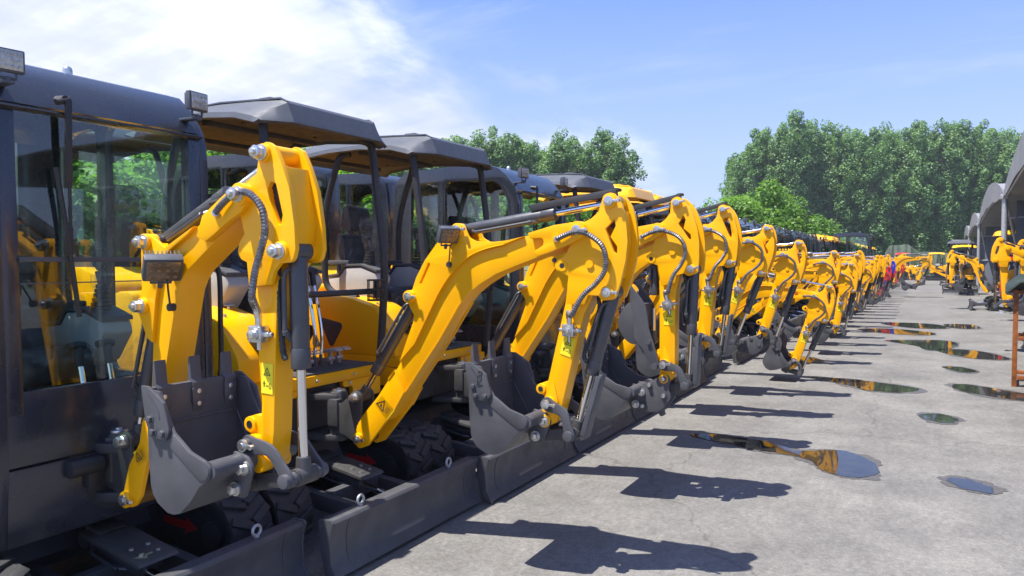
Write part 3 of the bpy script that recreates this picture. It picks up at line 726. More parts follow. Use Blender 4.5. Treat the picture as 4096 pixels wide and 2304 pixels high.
def swing_bracket(typ):
    a = ARM[typ]
    def f(mb):
        fx, fz = a['F']; bx, bz = a['br']
        poly = [(fx + .034, fz - .015, .03), (fx + .030, fz + .028, .02), (fx - .005, fz + .07), (bx + .042, bz - .07), (bx + .045, bz + .015, .03), (bx, bz + .048, .04), (bx - .05, bz + .0, .03), (.83, bz - .05), (.735, bz - .05, .02), (.735, fz + .03, .02), (.86, fz + .0), (fx - .02, fz - .05, .03)]
        slab(mb, poly, .045, .061, (), .003)
        mb.box((.775, 0, (bz + fz) / 2 + .01), (.08, .15, bz - fz - .07), .012); mb.cyl((.765, 0, fz - .05), (.765, 0, bz + .01), .052, 24, bev=.005)
        mb.prism([(.76, fz + .10), (.90, fz + .08), (.955, fz + .03), (.90, fz + .01), (.76, fz + .03)], -.046, .046)
        boss(mb, a['F'], .036, .062); boss(mb, a['br'], .038, .068)
        for z in (fz - .03, bz - .02): mb.prism([(.56, .12), (.68, .095), (.80, .055, .04), (.80, -.055, .04), (.68, -.095), (.56, -.12)], z - .018, z + .018, (), .004, 'z')
    return f
def king_cap(mb): mb.cyl((0, 0, 0), (0, 0, .014), .040, 20, bev=.003); mb.hexnut((0, 0, .012), (0, 0, .022), .016)
def br_nut(mb): mb.cyl((0, -.012, 0), (0, 0, 0), .030, 16); mb.hexnut((0, -.034, 0), (0, -.010, 0), .024)
def deck(mb):
    mb.mi = 0
    mb.prism([(-.92, -.40, .12), (-.80, -.55, .10), (.60, -.56, .05), (.63, -.50), (.63, .50), (.60, .56, .05), (-.80, .55, .10), (-.92, .40, .12)], .835, .905, (), .006, 'z')
    mb.mi = 1
    mb.prism([(-.85, -.38), (-.75, -.50), (.52, -.50), (.58, -.44), (.58, .44), (.52, .50), (-.75, .50), (-.85, .38)], .56, .836, (), .006, 'z')
def corner_plate(s):
    def f(mb):
        mb.prism([(s * .30, .70, .03), (s * .575, .70, .02), (s * .575, .833), (s * .20, .833), (s * .20, .79, .03), (s * .29, .79, .02)], .585, .622, (), .004, 'x')
        mb.prism([(.59, .70), (.59, .833), (.10, .833), (.10, .80, .02), (.32, .78, .02), (.36, .70, .03)], s * .556, s * .580, (), .004)
    return f
PLATE_BOLTS = [(.62, s * y, z) for s in (-1, 1) for y, z in ((.50, .795), (.26, .815))] + [(.628, y, .87) for y in (-.45, -.05, .3)]
def xbolt(mb): mb.hexnut((0, 0, 0), (.012, 0, 0), .012)
def zbolt(mb): mb.cyl((0, 0, -.004), (0, 0, .010), .011, 8)
HOOD_BOLTS = [(.02, -.39, 1.345), (.18, -.33, 1.325), (-.25, -.4, 1.347), (.30, -.46, 1.29)]
GUARD_BOLTS = [(x, y, .352 - (x - .9) * .16) for x in (.90, .97) for y in (-.04, .04)]
def floor_mat(mb): mb.box((.32, .16, .912), (.60, .72, .014), .004)
def pedal(mb):
    mb.box((.44, 0, 1.01), (.13, .062, .012), .003, Matrix.Rotation(R(-8), 3, 'Y'))
    for k in range(3): mb.box((.40 + .04 * k, 0, 1.018 + .006 * k), (.012, .058, .008), .001)
    mb.box((.42, 0, .96), (.022, .022, .10), .002); mb.cyl((.42, -.03, .955), (.42, .03, .955), .016, 8)
def lever(mb):
    mb.mi = 0; mb.tube(curve([(.40, 0, .92), (.42, 0, 1.10), (.39, 0, 1.30), (.35, 0, 1.47)], 6), .012, 8)
    mb.mi = 1; mb.cyl((.352, 0, 1.45), (.338, 0, 1.54), .020, 12, bev=.004); mb.tube([(.340, -.05, 1.545), (.338, 0, 1.55), (.340, .03, 1.545)], .019, 8)
def hood(mb):
    # engine and tank cover: rear block with a shoulder running forward on the right side
    prof = [(-.93, .90), (-.95, 1.05, .05), (-.92, 1.33, .10), (-.60, 1.42, .10), (-.45, 1.42, .05), (-.42, 1.30), (-.40, .90)]
    mb.prism(prof, -.545, .545, (), .03)
    prof2 = [(-.45, .90), (-.45, 1.345), (-.10, 1.345), (.12, 1.335, .10), (.36, 1.27, .16), (.515, 1.06, .12), (.545, .90)]
    mb.prism(prof2, -.555, -.225, (), .035)
    mb.prism([(-.45, .90), (-.45, 1.24), (-.10, 1.25, .04), (-.06, .90)], -.23, .40, (), .02)
    mb.prism([(-.40, .90), (-.40, 1.30), (-.05, 1.30, .06), (.02, .90)], .34, .55, (), .03)
def vent(s): return lambda mb: mb.prism([(-.20, 1.18, .02), (.055, 1.135, .03), (-.06, .955, .02), (-.09, .96, .02)], s * .552, s * .559, (), .003)
def vent_small(s): return lambda mb: mb.prism([(-.26, 1.10, .02), (-.18, .95, .02), (-.27, .95, .02)], s * .552, s * .559, (), .003)
def filler(mb): mb.cyl((.44, -.36, 1.16), (.555, -.36, 1.115), .062, 18, bev=.01); mb.box((.565, -.36, 1.125), (.04, .09, .03), .008)
def hood_sticker(mb): mb.box((.10, -.30, 1.343), (.13, .06, .004), .001, Matrix.Rotation(R(4), 3, 'Y'))
def cweight(mb): mb.prism([(-.60, -.55, .06), (-.90, -.50, .12), (-1.0, -.30, .15), (-1.0, .30, .15), (-.90, .50, .12), (-.60, .55, .06)], .55, .93, (), .02, 'z')

def seat_parts(root, z=0, wrapped=True):
    s = part('seat', 'seatbase', lambda m: (m.prism([(-.30, 1.22), (-.32, 1.30, .03), (-.26, 1.375, .04), (.12, 1.40, .05), (.19, 1.35, .05), (.17, 1.24, .03)], -.20, .20, (), .03), m.box((-.06, 0, 1.19), (.36, .34, .06), .01)), 'seat_fabric', root, Matrix.Translation((0, .06, z)))
    part('backrest', 'seatback', lambda m: m.prism([(-.22, 1.34, .04), (-.30, 1.60), (-.33, 1.82, .05), (-.39, 1.84, .04), (-.40, 1.60), (-.34, 1.33, .03)], -.19, .19, (), .035), 'seat_fabric', s)
    part('headrest', 'headrest', lambda m: (m.prism([(-.29, 1.87, .03), (-.315, 2.06, .05), (-.38, 2.08, .04), (-.41, 1.90, .04), (-.37, 1.86, .03)], -.135, .135, (), .035), m.cyl((-.36, -.06, 1.78), (-.365, -.06, 1.90), .008), m.cyl((-.36, .06, 1.78), (-.365, .06, 1.90), .008)), 'seat_fabric', s)
    if wrapped:
        def wrap(m):
            for poly, w in (([(-.275, 1.86, .03), (-.30, 2.08, .05), (-.39, 2.095, .04), (-.425, 1.89, .04), (-.37, 1.845, .03)], .150), ([(-.20, 1.33, .04), (-.285, 1.60), (-.315, 1.83, .05), (-.395, 1.855, .04), (-.412, 1.60), (-.35, 1.32, .03)], .203),
                            ([(-.31, 1.225), (-.33, 1.31, .03), (-.26, 1.388, .04), (.12, 1.413, .05), (.205, 1.355, .05), (.185, 1.23, .03)], .213)):
                m.prism(poly, -w, w, (), .03)
        part('plastic_wrap', 'seatwrap', wrap, 'film', s)
    return s
def console_parts(root, y, wrapped=True, z=0):
    sgn = -1 if y < 0 else 1
    c = part('control_console', 'console', lambda m: (m.prism([(-.33, 1.40, .02), (-.30, 1.475), (-.16, 1.49), (-.10, 1.56), (.06, 1.565), (.20, 1.52, .02), (.225, 1.46, .03), (.10, 1.30, .06), (-.02, 1.27, .04), (-.25, 1.33)], -.085, .085, (), .015)), 'console', root, Matrix.Translation((0, y, z)))
    part('console_top', 'consoletop', lambda m: (m.prism([(-.31, 1.478), (-.16, 1.494), (-.10, 1.566), (.06, 1.571), (.215, 1.522), (.215, 1.545, .01), (.06, 1.592, .01), (-.11, 1.588, .01), (-.17, 1.515), (-.31, 1.498)], -.09, .09, (), .006), m.box((-.22, 0, 1.60), (.22, .075, .035), .012), m.cyl((-.24, 0, 1.49), (-.24, 0, 1.6), .018)), 'trim', c)
    def bellows(m):
        for k in range(6): m.cyl((.07 + .004 * k, 0, 1.57 + .024 * k), (.07 + .004 * k, 0, 1.592 + .024 * k), .052 - .004 * k, 16, bev=.006)
        m.cyl((.09, 0, 1.70), (.075, 0, 1.78), .019, 12, r2=.026); m.ball((.072, 0, 1.83), .034, 2, (.9, .9, 1.5)); m.box((.075, 0, 1.875), (.06, .05, .05), .014)
    j = part('joystick', 'joystick', bellows, 'ink', c)
    if wrapped:
        def bag(m):
            rr = random.Random(3); rows = []
            for k in range(9):
                f = k / 8; rad = .042 + .016 * math.sin(f * 3.1) + .020 * f
                rows.append([(.088 - .02 * f + rad * math.cos(t * .449) * (1 + rr.uniform(-.22, .22)), rad * math.sin(t * .449) * (1 + rr.uniform(-.2, .2)), 1.69 + .27 * f + (rr.uniform(-.02, .03) if k == 8 else 0)) for t in range(14)])
                rows[-1].append(rows[-1][0])
            m.grid(rows)
        part('plastic_bag', 'joybag', bag, 'film', j)
    return c

# ---- canopy
def canopy_roof(mb):
    xs = [(.800, 2.392, .0), (.792, 2.412, .12), (.748, 2.508, .85), (.715, 2.530, 1), (.50, 2.545, 1), (.20, 2.556, 1), (-.10, 2.554, 1), (-.36, 2.540, 1), (-.48, 2.522, 1), (-.545, 2.46, .4), (-.57, 2.41, .0)]
    ys = [-.550, -.540, -.46, -.425, -.38, -.20, 0, .20, .38, .425, .46, .540, .550]
    dz = {.55: .150, .54: .118, .46: .048, .425: .030, .38: 0, .2: 0, 0: 0}
    rows = []
    for x, zc, k in xs:
        row = []
        for y in ys:
            a = abs(y); d = dz[round(a, 3)]
            z = zc - d * max(k, .04)
            xx = x - max(0, a - .38) * .50 * (1 if x > .6 else (-1 if x < -.42 else 0))
            if a > .5: z += .042 * max(0, 1 - abs(x - .12) / .62) ** .5
            row.append((xx, y, z))
        rows.append(row)
    mb.grid(rows, .024)
    for k in range(5): mb.prism([(-.31 + .19 * k, 2.535), (-.285 + .19 * k, 2.570), (-.195 + .19 * k, 2.570), (-.17 + .19 * k, 2.535)], -.34, .34, (), .006)
    for s in (-1, 1):   # raised edge welts
        mb.tube([(.742, s * .375, 2.512), (.70, s * .385, 2.536), (.20, s * .385, 2.560), (-.36, s * .385, 2.545)], .008, 6)
def canopy_liner(mb):
    mb.box((.10, 0, 2.455), (1.20, .88, .012), .004)
    for x in (-.42, .14, .62): mb.box((x, 0, 2.435), (.05, .90, .03), .004)
    for x in (-.2, .3):
        for y in (-.3, .3): mb.cyl((x, y, 2.44), (x, y, 2.452), .014, 8)
POST = {
 'front': lambda y: [(.58, y * .90, 2.44), (.635, y * .97, 2.40), (.652, y, 2.34), (.70, y, 2.0), (.745, y, 1.62), (.735, y, 1.30), (.70, y, .90)],
 'rear': lambda y: [(.02, y * .92, 2.44), (-.045, y * .97, 2.42), (-.075, y, 2.36), (-.16, y, 2.14), (-.21, y, 1.92), (-.215, y, 1.60), (-.19, y, 1.42), (-.05, y, 1.335), (.12, y, 1.33)],
 'back': lambda y: [(-.46, y, 2.44), (-.52, y, 2.30), (-.56, y, 1.9), (-.60, y, 1.40)],
}
def post(kind, y):
    pts = POST[kind](y)
    return lambda mb: (mb.tube(curve([(p[0], p[1], p[2]) for p in pts], 6), .026, 10), mb.cyl((pts[4 if kind != 'back' else 2][0], y, pts[4 if kind != 'back' else 2][2] - .012), (pts[4 if kind != 'back' else 2][0], y, pts[4 if kind != 'back' else 2][2] + .0), .0285, 10))
def guard_rail(mb):
    mb.tube([(.742, -.46, 1.415), (.742, .46, 1.415)], .019, 10)
    mb.cyl((.742, .40, 1.415), (.742, .43, 1.415), .030, 12)
def cup_holder(mb):
    for z in (1.36, 1.43, 1.49): mb.tube([(.80 + .05 * math.cos(t * .5236), .31 + .05 * math.sin(t * .5236), z) for t in range(12)], .005, 6, closed=True)
    for t in range(0, 12, 2): mb.tube([(.80 + .05 * math.cos(t * .5236), .31 + .05 * math.sin(t * .5236), 1.36), (.80 + .05 * math.cos(t * .5236), .31 + .05 * math.sin(t * .5236), 1.49)], .004, 5)
    mb.box((.765, .37, 1.43), (.03, .03, .12), .004)
def canopy(root, colour='plastic'):
    r = bpy.data.objects.new('canopy_roof', mesh_of(('croof', colour), canopy_roof, (colour,), 24)); COL.objects.link(r); r.parent = root
    part('roof_liner', 'cliner', canopy_liner, 'underside', r)
    for k in ('front', 'rear'):
        for s in (-1, 1): part('canopy_post', ('post', k, s), post(k, s * .47), 'steel_dark', root)
    g = part('guard_rail', 'grail', guard_rail, 'steel_dark', root); part('cup_holder', 'cup', cup_holder, 'ink', g)

# ---- cab
CABP = [(.745, .47), (.775, .80), (.775, 1.10), (.752, 2.12, .10), (.735, 2.25, .20), (.56, 2.47, .28), (.30, 2.49), (-.45, 2.47, .10), (-.60, 2.38, .14), (-.64, 1.9), (-.66, .90), (-.60, .50, .05)]
def cab_side(s):
    def f(mb):
        w = .505 * s; a, b_ = (w - .045 * s, w) if s > 0 else (w, w - .045 * s)
        mb.prism(CABP, a, b_, [[(-.02, 1.02, .05), (.66, 1.02, .06), (.672, 1.20), (.655, 2.13, .12), (.56, 2.33, .16), (-.02, 2.35, .06)], [(-.43, 1.30, .06), (-.10, 1.30, .05), (-.10, 2.35, .06), (-.41, 2.33, .08)]], .006)
        mb.prism([(-.06, .60, .03), (.68, .60, .05), (.70, 1.2), (.675, 2.15, .14), (.57, 2.36, .18), (-.06, 2.375, .05)], w + s * .001, w + s * .006, [[(-.04, .62, .03), (.66, .62, .05), (.68, 1.2), (.655, 2.14, .14), (.56, 2.34, .17), (-.04, 2.355, .05)]], 0)
    return f
def cab_shell(mb):
    W = .462
    pts = fillet(CABP)
    # roof and curved front header: the part of the outline above z = 2.2
    top = [p for p in pts if p[1] > 2.205]
    inn = [(p[0] - .03 * (1 if p[0] > .3 else (-1 if p[0] < -.5 else 0)), p[1] - .03 * (1 if p[1] > 2.3 else .2)) for p in top]
    mb.prism(top + inn[::-1], -W, W, (), 0)
    mb.prism([(.730, 2.225), (.775, 2.232), (.775, 2.222), (.735, 2.208)], -W, W, (), .002)
    for s in (-1, 1):  # front pillars
        y0, y1 = sorted((s * W, s * (W - .065)))
        mb.prism([(.70, .9), (.770, 1.0), (.770, 1.10), (.748, 2.21), (.69, 2.21), (.70, 1.1)], y0, y1, (), .004)
    # lower front
    mb.prism([(.720, .47), (.748, .47), (.775, .785), (.74, .785)], -W, W, (), .003)
    mb.prism([(.735, .793), (.768, .793), (.768, 1.09), (.735, 1.09)], -W, W, (), .003)
    # rear wall
    mb.prism([(-.66, .52), (-.62, .52), (-.615, 1.30), (-.655, 1.30)], -W, W, (), .003)
    for s in (-1, 1):
        y0, y1 = sorted((s * W, s * (W - .15))); mb.prism([(-.655, 1.29), (-.615, 1.29), (-.60, 2.36), (-.63, 2.36)], y0, y1, (), .003)
    mb.box((.05, 0, .52), (1.32, .90, .04), .004)
def swing_mount(mb):
    mb.cyl((.742, .0, .66), (.768, .0, .658), .15, 30, bev=.004)
    for z in (.585, .80): mb.prism([(.70, .13), (.80, .10), (.86, .055, .04), (.86, -.055, .04), (.80, -.10), (.70, -.13)], z - .022, z + .022, (), .005, 'z')
    mb.box((.775, -.135, .69), (.05, .05, .10), .01); mb.cyl((.79, -.24, .74), (.79, -.10, .74), .038, 16, bev=.004)
def glass_front(mb): mb.quad((.762, -.40, 1.10), (.762, .40, 1.10), (.747, .40, 2.215), (.747, -.40, 2.215))
def glass_rear(mb): mb.quad((-.635, -.40, 1.30), (-.635, .40, 1.30), (-.618, .40, 2.34), (-.618, -.40, 2.34))
def glass_side(s):
    def f(mb):
        y = s * .487; mb.quad((-.03, y, 1.01), (.68, y, 1.01), (.675, y, 2.36), (-.03, y, 2.36)); mb.quad((-.57, y, 1.29), (-.09, y, 1.29), (-.09, y, 2.36), (-.57, y, 2.36))
    return f
def screen_bar(mb): mb.box((.764, 0, 1.622), (.012, .80, .020), .003); mb.box((.766, 0, 1.525), (.006, .80, .005), 0)
def wiper(mb):
    mb.cyl((.74, -.22, 2.285), (.795, -.22, 2.28), .018, 12); mb.cyl((.79, -.255, 2.265), (.79, -.20, 2.285), .013, 10)
    mb.box((.795, -.212, 2.10), (.012, .028, .36), .003, Matrix.Rotation(R(1.5), 3, 'Y')); mb.tube([(.796, -.212, 1.94), (.785, -.205, 1.72)], .007, 6)
    mb.tube(curve([(.782, -.258, 2.00), (.787, -.220, 1.72), (.782, -.175, 1.38)], 4), .010, 6); mb.box((.785, -.215, 1.70), (.018, .034, .12), .004)
def cab_light(mb):
    mb.box((0, 0, 0), (.028, .118, .092), .008)
    for k in range(8): mb.box((-.022, -.045 + .0128 * k, 0), (.020, .003, .076), .001)
    mb.tube([(0, -.030, -.046), (0, -.030, -.068), (0, .030, -.068), (0, .030, -.046)], .006, 6); mb.hexnut((0, 0, -.082), (0, 0, -.062), .012); mb.box((-.05, 0, -.082), (.12, .045, .012), .003)
def door_handle(mb): mb.tube(curve([(-.005, -.515, 1.05), (.0, -.545, 1.07), (.0, -.545, 1.25), (-.005, -.515, 1.27)], 4), .010, 8); mb.box((-.01, -.512, .93), (.06, .02, .12), .006)
def cab(root):
    c = part('cab', 'cab_shell', cab_shell, 'cab_black', root)
    for s in (-1, 1):
        d = part('cab_side', ('cabside', s), cab_side(s), 'cab_black', root); part('window', ('gside', s), glass_side(s), 'glass', d)
        if s < 0: part('door_handle', 'dhandle', door_handle, 'ink', d)
    part('windscreen', 'gfront', glass_front, 'glass', c); part('rear_window', 'grear', glass_rear, 'glass', c)
    part('windscreen_bar', 'gbar', screen_bar, 'trim', c); part('wiper', 'wiper', wiper, 'ink', c)
    for s in (-1, 1):
        l = part('work_light', 'cablight', cab_light, 'plastic', root, Matrix.Translation((.775, s * .43, 2.395)) @ Matrix.Rotation(R(s * 6), 4, 'Z'))
        part('lens', 'lensw', light_lens, 'led', l)
    part('handrail', 'cabrail', lambda m: m.tube(curve([(.70, .515, 1.60), (.745, .565, 1.57), (.75, .57, 1.3), (.745, .565, 1.02), (.70, .515, .99)], 5), .013, 8), 'ink', c)
    part('roof_antenna', 'cabknob', lambda m: (m.cyl((.35, .05, 2.48), (.35, .05, 2.51), .022, 14), m.ball((.35, .05, 2.515), .022, 2)), 'zinc', c)
def bag_in_cab(mb):
    rr = random.Random(5); rows = []
    for i in range(9):
        rows.append([(.58 + rr.uniform(-.03, .03) + .1 * math.sin(j * .7), .10 + .035 * j, 1.03 + .052 * i + rr.uniform(-.025, .025) - abs(j - 4) * .010 * i) for j in range(9)])
    mb.grid(rows)
# ------------------------------------------------------------------ excavator assembly
def excavator(label, x, y, top='canopy', typ='A', pose=(0, 0, 0), rz=0, roof='plastic', col=YEL, group='excavators parked along the left row', sc=1, lod=0, bdx=0, **kw):
    r = thing('mini_excavator', label, 'excavator', (x, y, 0), rz, group, sc)
    for s in (-1, 1):
        t = part('track', 'belt', track_belt, 'rubber', r, Matrix.Translation((0, s * .57, 0)))
        part('track_frame', 'tframe', track_frame, 'steel_dark', t)
        if lod < 2: part('direction_arrow', ('arrow', -1), arrow(-1), 'red', t)
    part('undercarriage', 'under', undercarriage, 'steel_dark', r)
    b = part('dozer_blade', 'blade', blade, 'steel', r, Matrix.Translation((bdx, 0, 0)))
    if lod < 2:
        for s in (-1, 1): part('lifting_eye', 'eye', eye, 'galv', b, Matrix.Translation((1.362, s * .42, .31)))
    g = part('cylinder_guard', 'bguard', blade_guard, 'cast', r)
    if lod < 1:
        for p in GUARD_BOLTS: part('bolt', 'zbolt', zbolt, 'zinc', g, Matrix.Translation(p))
    ram(r, 'blade_cylinder', (.55, .335), (1.235, .205), .40, .038)
    sb = part('swing_bracket', ('sbr', typ), swing_bracket(typ), 'cast', r)
    if lod < 2:
        part('pin', 'kingcap', king_cap, 'zinc', sb, Matrix.Translation((.765, 0, ARM[typ]['br'][1] + .01))); part('pin', 'brnut', br_nut, 'zinc', sb, Matrix.Translation((ARM[typ]['br'][0], -.068, ARM[typ]['br'][1])))
    d = part('upper_frame', ('deck', col, top == 'cab'), deck if top != 'cab' else (lambda m: (setattr(m, 'mi', 1), m.prism([(-.85, -.38), (-.75, -.50), (.52, -.50), (.58, -.44), (.58, .44), (.52, .50), (-.75, .50), (-.85, .38)], .50, .62, (), .006, 'z'))), (col, 'steel_dark'), r)
    part('counterweight', ('cw', col), cweight, col, r)
    if top == 'cab':
        cab(r); part('swing_mount', 'swmount', swing_mount, 'steel_dark', r)
        h = part('engine_hood', ('rhood', col), lambda m: m.prism([(-.70, .92), (-.98, .92), (-1.0, 1.05, .05), (-.96, 1.34, .10), (-.72, 1.42, .05), (-.70, 1.40)], -.545, .545, (), .03), col, r)
        seat_parts(r, -.22, lod == 0)
        if lod < 2:
            for yy in (-.30, .36): console_parts(r, yy, lod == 0, -.22)
            for yy in (.02, .16): part('travel_lever', 'lever', lever, ('chrome', 'ink'), r, Matrix.Translation((.10, yy, -.33)))
    else:
        part('floor_plate', 'floor', floor_mat, 'mat_grey', d)
        for s in (-1, 1): part('corner_plate', ('cpl', s, col), corner_plate(s), col, d)
        h = part('engine_hood', ('hood', col), hood, col, r)
        part('filler_cap', 'filler', filler, 'ink', h)
        for s in (-1, 1): part('vent_grille', ('vent', s), vent(s), 'mat_grey', h); part('vent_grille', ('vents', s), vent_small(s), 'mat_grey', h)
        if lod < 2:
            if lod < 1:
                for p in PLATE_BOLTS: part('bolt', 'xbolt', xbolt, 'zinc', d, Matrix.Translation(p))
                for p in HOOD_BOLTS: part('bolt', 'zbolt', zbolt, 'zinc', h, Matrix.Translation(p))
            part('sticker', 'hstick', hood_sticker, 'white', h)
            for yy in (.02, .10, .30, .38): part('foot_pedal', 'pedal', pedal, 'galv', r, Matrix.Translation((0, yy, 0)))
            for yy in (.16, .22): part('travel_lever', 'lever', lever, ('chrome', 'ink'), r, Matrix.Translation((0, yy, 0)))
        seat_parts(r, 0, lod < 2)
        for yy in (-.28, .36): console_parts(r, yy, lod < 2)
        if top == 'canopy': canopy(r, roof)
    arm(r, typ, *pose, col=col, lod=lod, **kw)
    return r

X0 = -3.9
LG = 'excavators parked along the left row'
excavator('black cab excavator closest to the camera with work lights on its roof', X0, 2.02, 'cab', 'B', (0, 0, 0), bdx=-.20)
r = bpy.data.objects['mini_excavator']
part('plastic_sheet', 'bagcab', bag_in_cab, 'film', r)
excavator('black canopy excavator with bucket resting behind its blade, next to the nearest cab', X0, 3.45, 'canopy', 'A', (0, 0, 0), guard=True, bar=True, bdx=-.07)
m1 = [o for o in bpy.data.objects if o.name.startswith('mini_excavator')][-1]
for o in list(m1.children):
    if o.name.split('.')[0] == 'bucket':
        fc = bpy.data.curves.new('mark', 'FONT'); fc.body = 'DZ20'; fc.size = .034; fc.extrude = .0015; fc.align_x = 'CENTER'
        fo = bpy.data.objects.new('mark', fc); COL.objects.link(fo)
        bpy.context.view_layer.update()
        me = bpy.data.meshes.new_from_object(fo); bpy.data.objects.remove(fo)
        me.materials.clear(); me.materials.append(MATS['cast'])
        mk = bpy.data.objects.new('cast_mark', me); COL.objects.link(mk); mk.parent = o
        mk.matrix_local = Matrix.Translation((-.292, -.2465, .225)) @ Matrix.Rotation(R(90), 4, 'X') @ Matrix.Rotation(R(-98), 4, 'Z')
excavator('black canopy excavator whose stick carries a two pronged thumb', X0, 4.85, 'canopy', 'A', (2.2, 13.8, 4), guard=True, bar=True, hitched=True, thumbed=True)
excavator('black cab excavator just behind the two nearest black canopies', X0, 6.28, 'cab', 'A', (4.5, 9, 0), guard=True, bar=True, oval=True, hitched=True, light=False)
excavator('black canopy excavator beside the first yellow roofed one', X0, 7.70, 'canopy', 'A', (1.7, -5.5, 0), hitched=True, light=False, lod=1)
excavator('yellow roofed excavator, first past the black canopies of the left row', X0, 9.12, 'canopy', 'A', (-3.3, -3, 0), roof='yellow_roof', oval=True, hitched=True, light=False, lod=1)
excavator('yellow roofed excavator with its boom lowered and bucket touching the ground', X0 - .1, 10.5, 'canopy', 'A', (-22, -4.6, -30), roof='yellow_roof', oval=True, light=False, lod=1)
rr = random.Random(11)
y = 12.3
FAR = 'excavators in the far stretch of the left row'
i = 0
while y < 62:
    tp = 'cab'
    roof = 'plastic'
    if 29 < y < 36: tp, roof = 'canopy', 'yellow_roof'
    elif y > 44: tp = ('cab', 'canopy', 'canopy')[i % 3]; roof = ('plastic', 'yellow_roof', 'yellow_roof')[i % 3]
    pose = [(-7, 2, 0), (-10, -4, 5), (-13, 0, 10), (-5, 8, 0), (-8, 4, 0), (-14, 6, 10)][(i * 5 + i // 3) % 6]
    typ = 'A'
    cl = YEL
    if i in (14, 16): cl = 'blue'
    if i in (12, 15, 22): cl = 'red'; pose = (-20, 2, -10)
    if cl == 'blue': lb = 'excavator with bright blue boom and stick, ' + ('nearer' if i == 14 else 'farther') + ' blue one in the left row'
    elif cl == 'red': lb = {12: 'nearest red boomed excavator in the left row', 15: 'red boomed excavator standing between the two blue ones', 22: 'farthest red boomed excavator in the left row'}[i]
    elif tp == 'cab': lb = 'yellow boomed excavator with black cab in the far stretch of the left row'
    else: lb = 'yellow boomed excavator with yellow canopy in the far stretch of the left row'
    big = 36.2 < y < 37.8
    if big: cl = YEL
    if big: lb = 'tall dark cab excavator standing forward of the far left row'; tp = 'cab'
    excavator(lb, X0 + (.9 if big else 0) + rr.uniform(-.08, .12), y, tp, typ, pose, 0, roof, cl, FAR, lod=1 if y < 18 else 2, light=False, hitched=i % 2 == 0, oval=i % 3 == 0, guard=i % 2 == 0, sc=1.14 if big else 1)
    y += 1.45 if y < 26 else 1.62
    i += 1
# second row behind, facing the fence
BK = 'excavators of the row behind'
for k, (yy, tp) in enumerate(((2.3, 'canopy'), (4.1, 'canopy'), (5.95, 'cab'), (7.9, 'cab'), (9.8, 'canopy'))):
    excavator(['yellow excavator with black canopy seen through the nearest cab glass', 'black canopy excavator in the row behind, seen between the front posts of the first canopy', 'tall dark cab excavator standing behind the seats of the open canopies',
               'tall dark cab excavator hidden mostly by the curved front cab', 'black canopy excavator in the row behind, behind the yellow roofs'][k], -6.55, yy, tp, 'A', (0, 0, 0), math.pi, lod=2, light=False, group=BK, sc=1.10)
# right side of the aisle
RG = 'excavators on the right side of the aisle'
excavator('right side excavator nearest the rusty rack, yellow stick hanging upright', 3.03, 15.6, 'canopy', 'B', (-2, -2, 0), math.pi, 'yellow_roof', group=RG, lod=1, light=False)
excavator('right side excavator second from the rusty rack, its boom tip just showing behind the first', 3.55, 17.6, 'canopy', 'B', (-2, 2, 0), math.pi, 'yellow_roof', group=RG, lod=1, light=False)
excavator('right side excavator with red boom tucked behind the first yellow pair', 3.9, 23.6, 'canopy', 'B', (-12, 4, 0), math.pi, 'plastic', 'red', group=RG, lod=2, light=False)
excavator('right side excavator with yellow roof and long bent boom reaching over the aisle', 2.78, 28.5, 'canopy', 'B', (-7, 4, 0), math.pi, 'yellow_roof', group=RG, lod=1, light=False)
excavator('excavator turned towards the camera with both track ends showing, before the far tents', 1.55, 41.2, 'canopy', 'B', (-14, 0, 0), -math.pi / 2, 'plastic', group=RG, lod=2, light=False)
excavator('small excavator with lowered yellow boom at the far right edge of the tarpaulins', 2.4, 55, 'canopy', 'A', (-25, 0, 0), math.pi, 'yellow_roof', group=RG, lod=2, light=False)
# far end of the aisle
EG = 'excavators parked across the far end of the aisle'
excavator('far excavator with red canopy roof in front of the tarpaulins', -1.3, 68.0, 'canopy', 'B', (-38, -6, 0), math.pi, 'red', sc=.86, group=EG, lod=2, light=False)
excavator('far excavator with yellow canopy roof in front of the tarpaulins', 1.05, 67.4, 'canopy', 'B', (-42, -10, 0), math.pi, 'yellow_roof', sc=.86, group=EG, lod=2, light=False)
# ------------------------------------------------------------------ ground
def sheet(mb, pts, z):
    b = bmesh.new(); b.faces.new([b.verts.new((p[0], p[1], z)) for p in pts]); mb.merge(b)
structure('concrete_yard', 'ground', lambda m: sheet(m, [(-600, -600), (600, -600), (600, 900), (-600, 900)], 0), 'concrete')
structure('grass_verge', 'verge', lambda m: (sheet(m, [(-300, -60), (-8.6, -60), (-8.6, 74), (-300, 74)], .004), sheet(m, [(-300, 76), (300, 76), (300, 500), (-300, 500)], .004)), 'grass')
def blob(pts, seed, jag=.03, k=14):
    r_ = random.Random(seed); c = smooth_poly(pts, k); n = len(c); out = []
    ctr = Vector((sum(p[0] for p in c) / n, sum(p[1] for p in c) / n))
    lo = [r_.uniform(-1, 1) for _ in range(n // 6 + 2)]; mid = [r_.uniform(-1, 1) for _ in range(n // 3 + 2)]
    for i, p in enumerate(c):
        a = i / 6; l = lo[int(a) % (n // 6)] * (1 - a % 1) + lo[(int(a) + 1) % (n // 6)] * (a % 1)
        a = i / 3; m = mid[int(a) % (n // 3)] * (1 - a % 1) + mid[(int(a) + 1) % (n // 3)] * (a % 1)
        t = Vector(c[(i + 1) % n]) - Vector(c[i - 1]); nr = Vector((-t.y, t.x)).normalized()
        d = jag * (1.9 * l + 1.1 * m + .7 * r_.uniform(-1, 1))
        out.append((p[0] + nr.x * d, p[1] + nr.y * d))
    return out
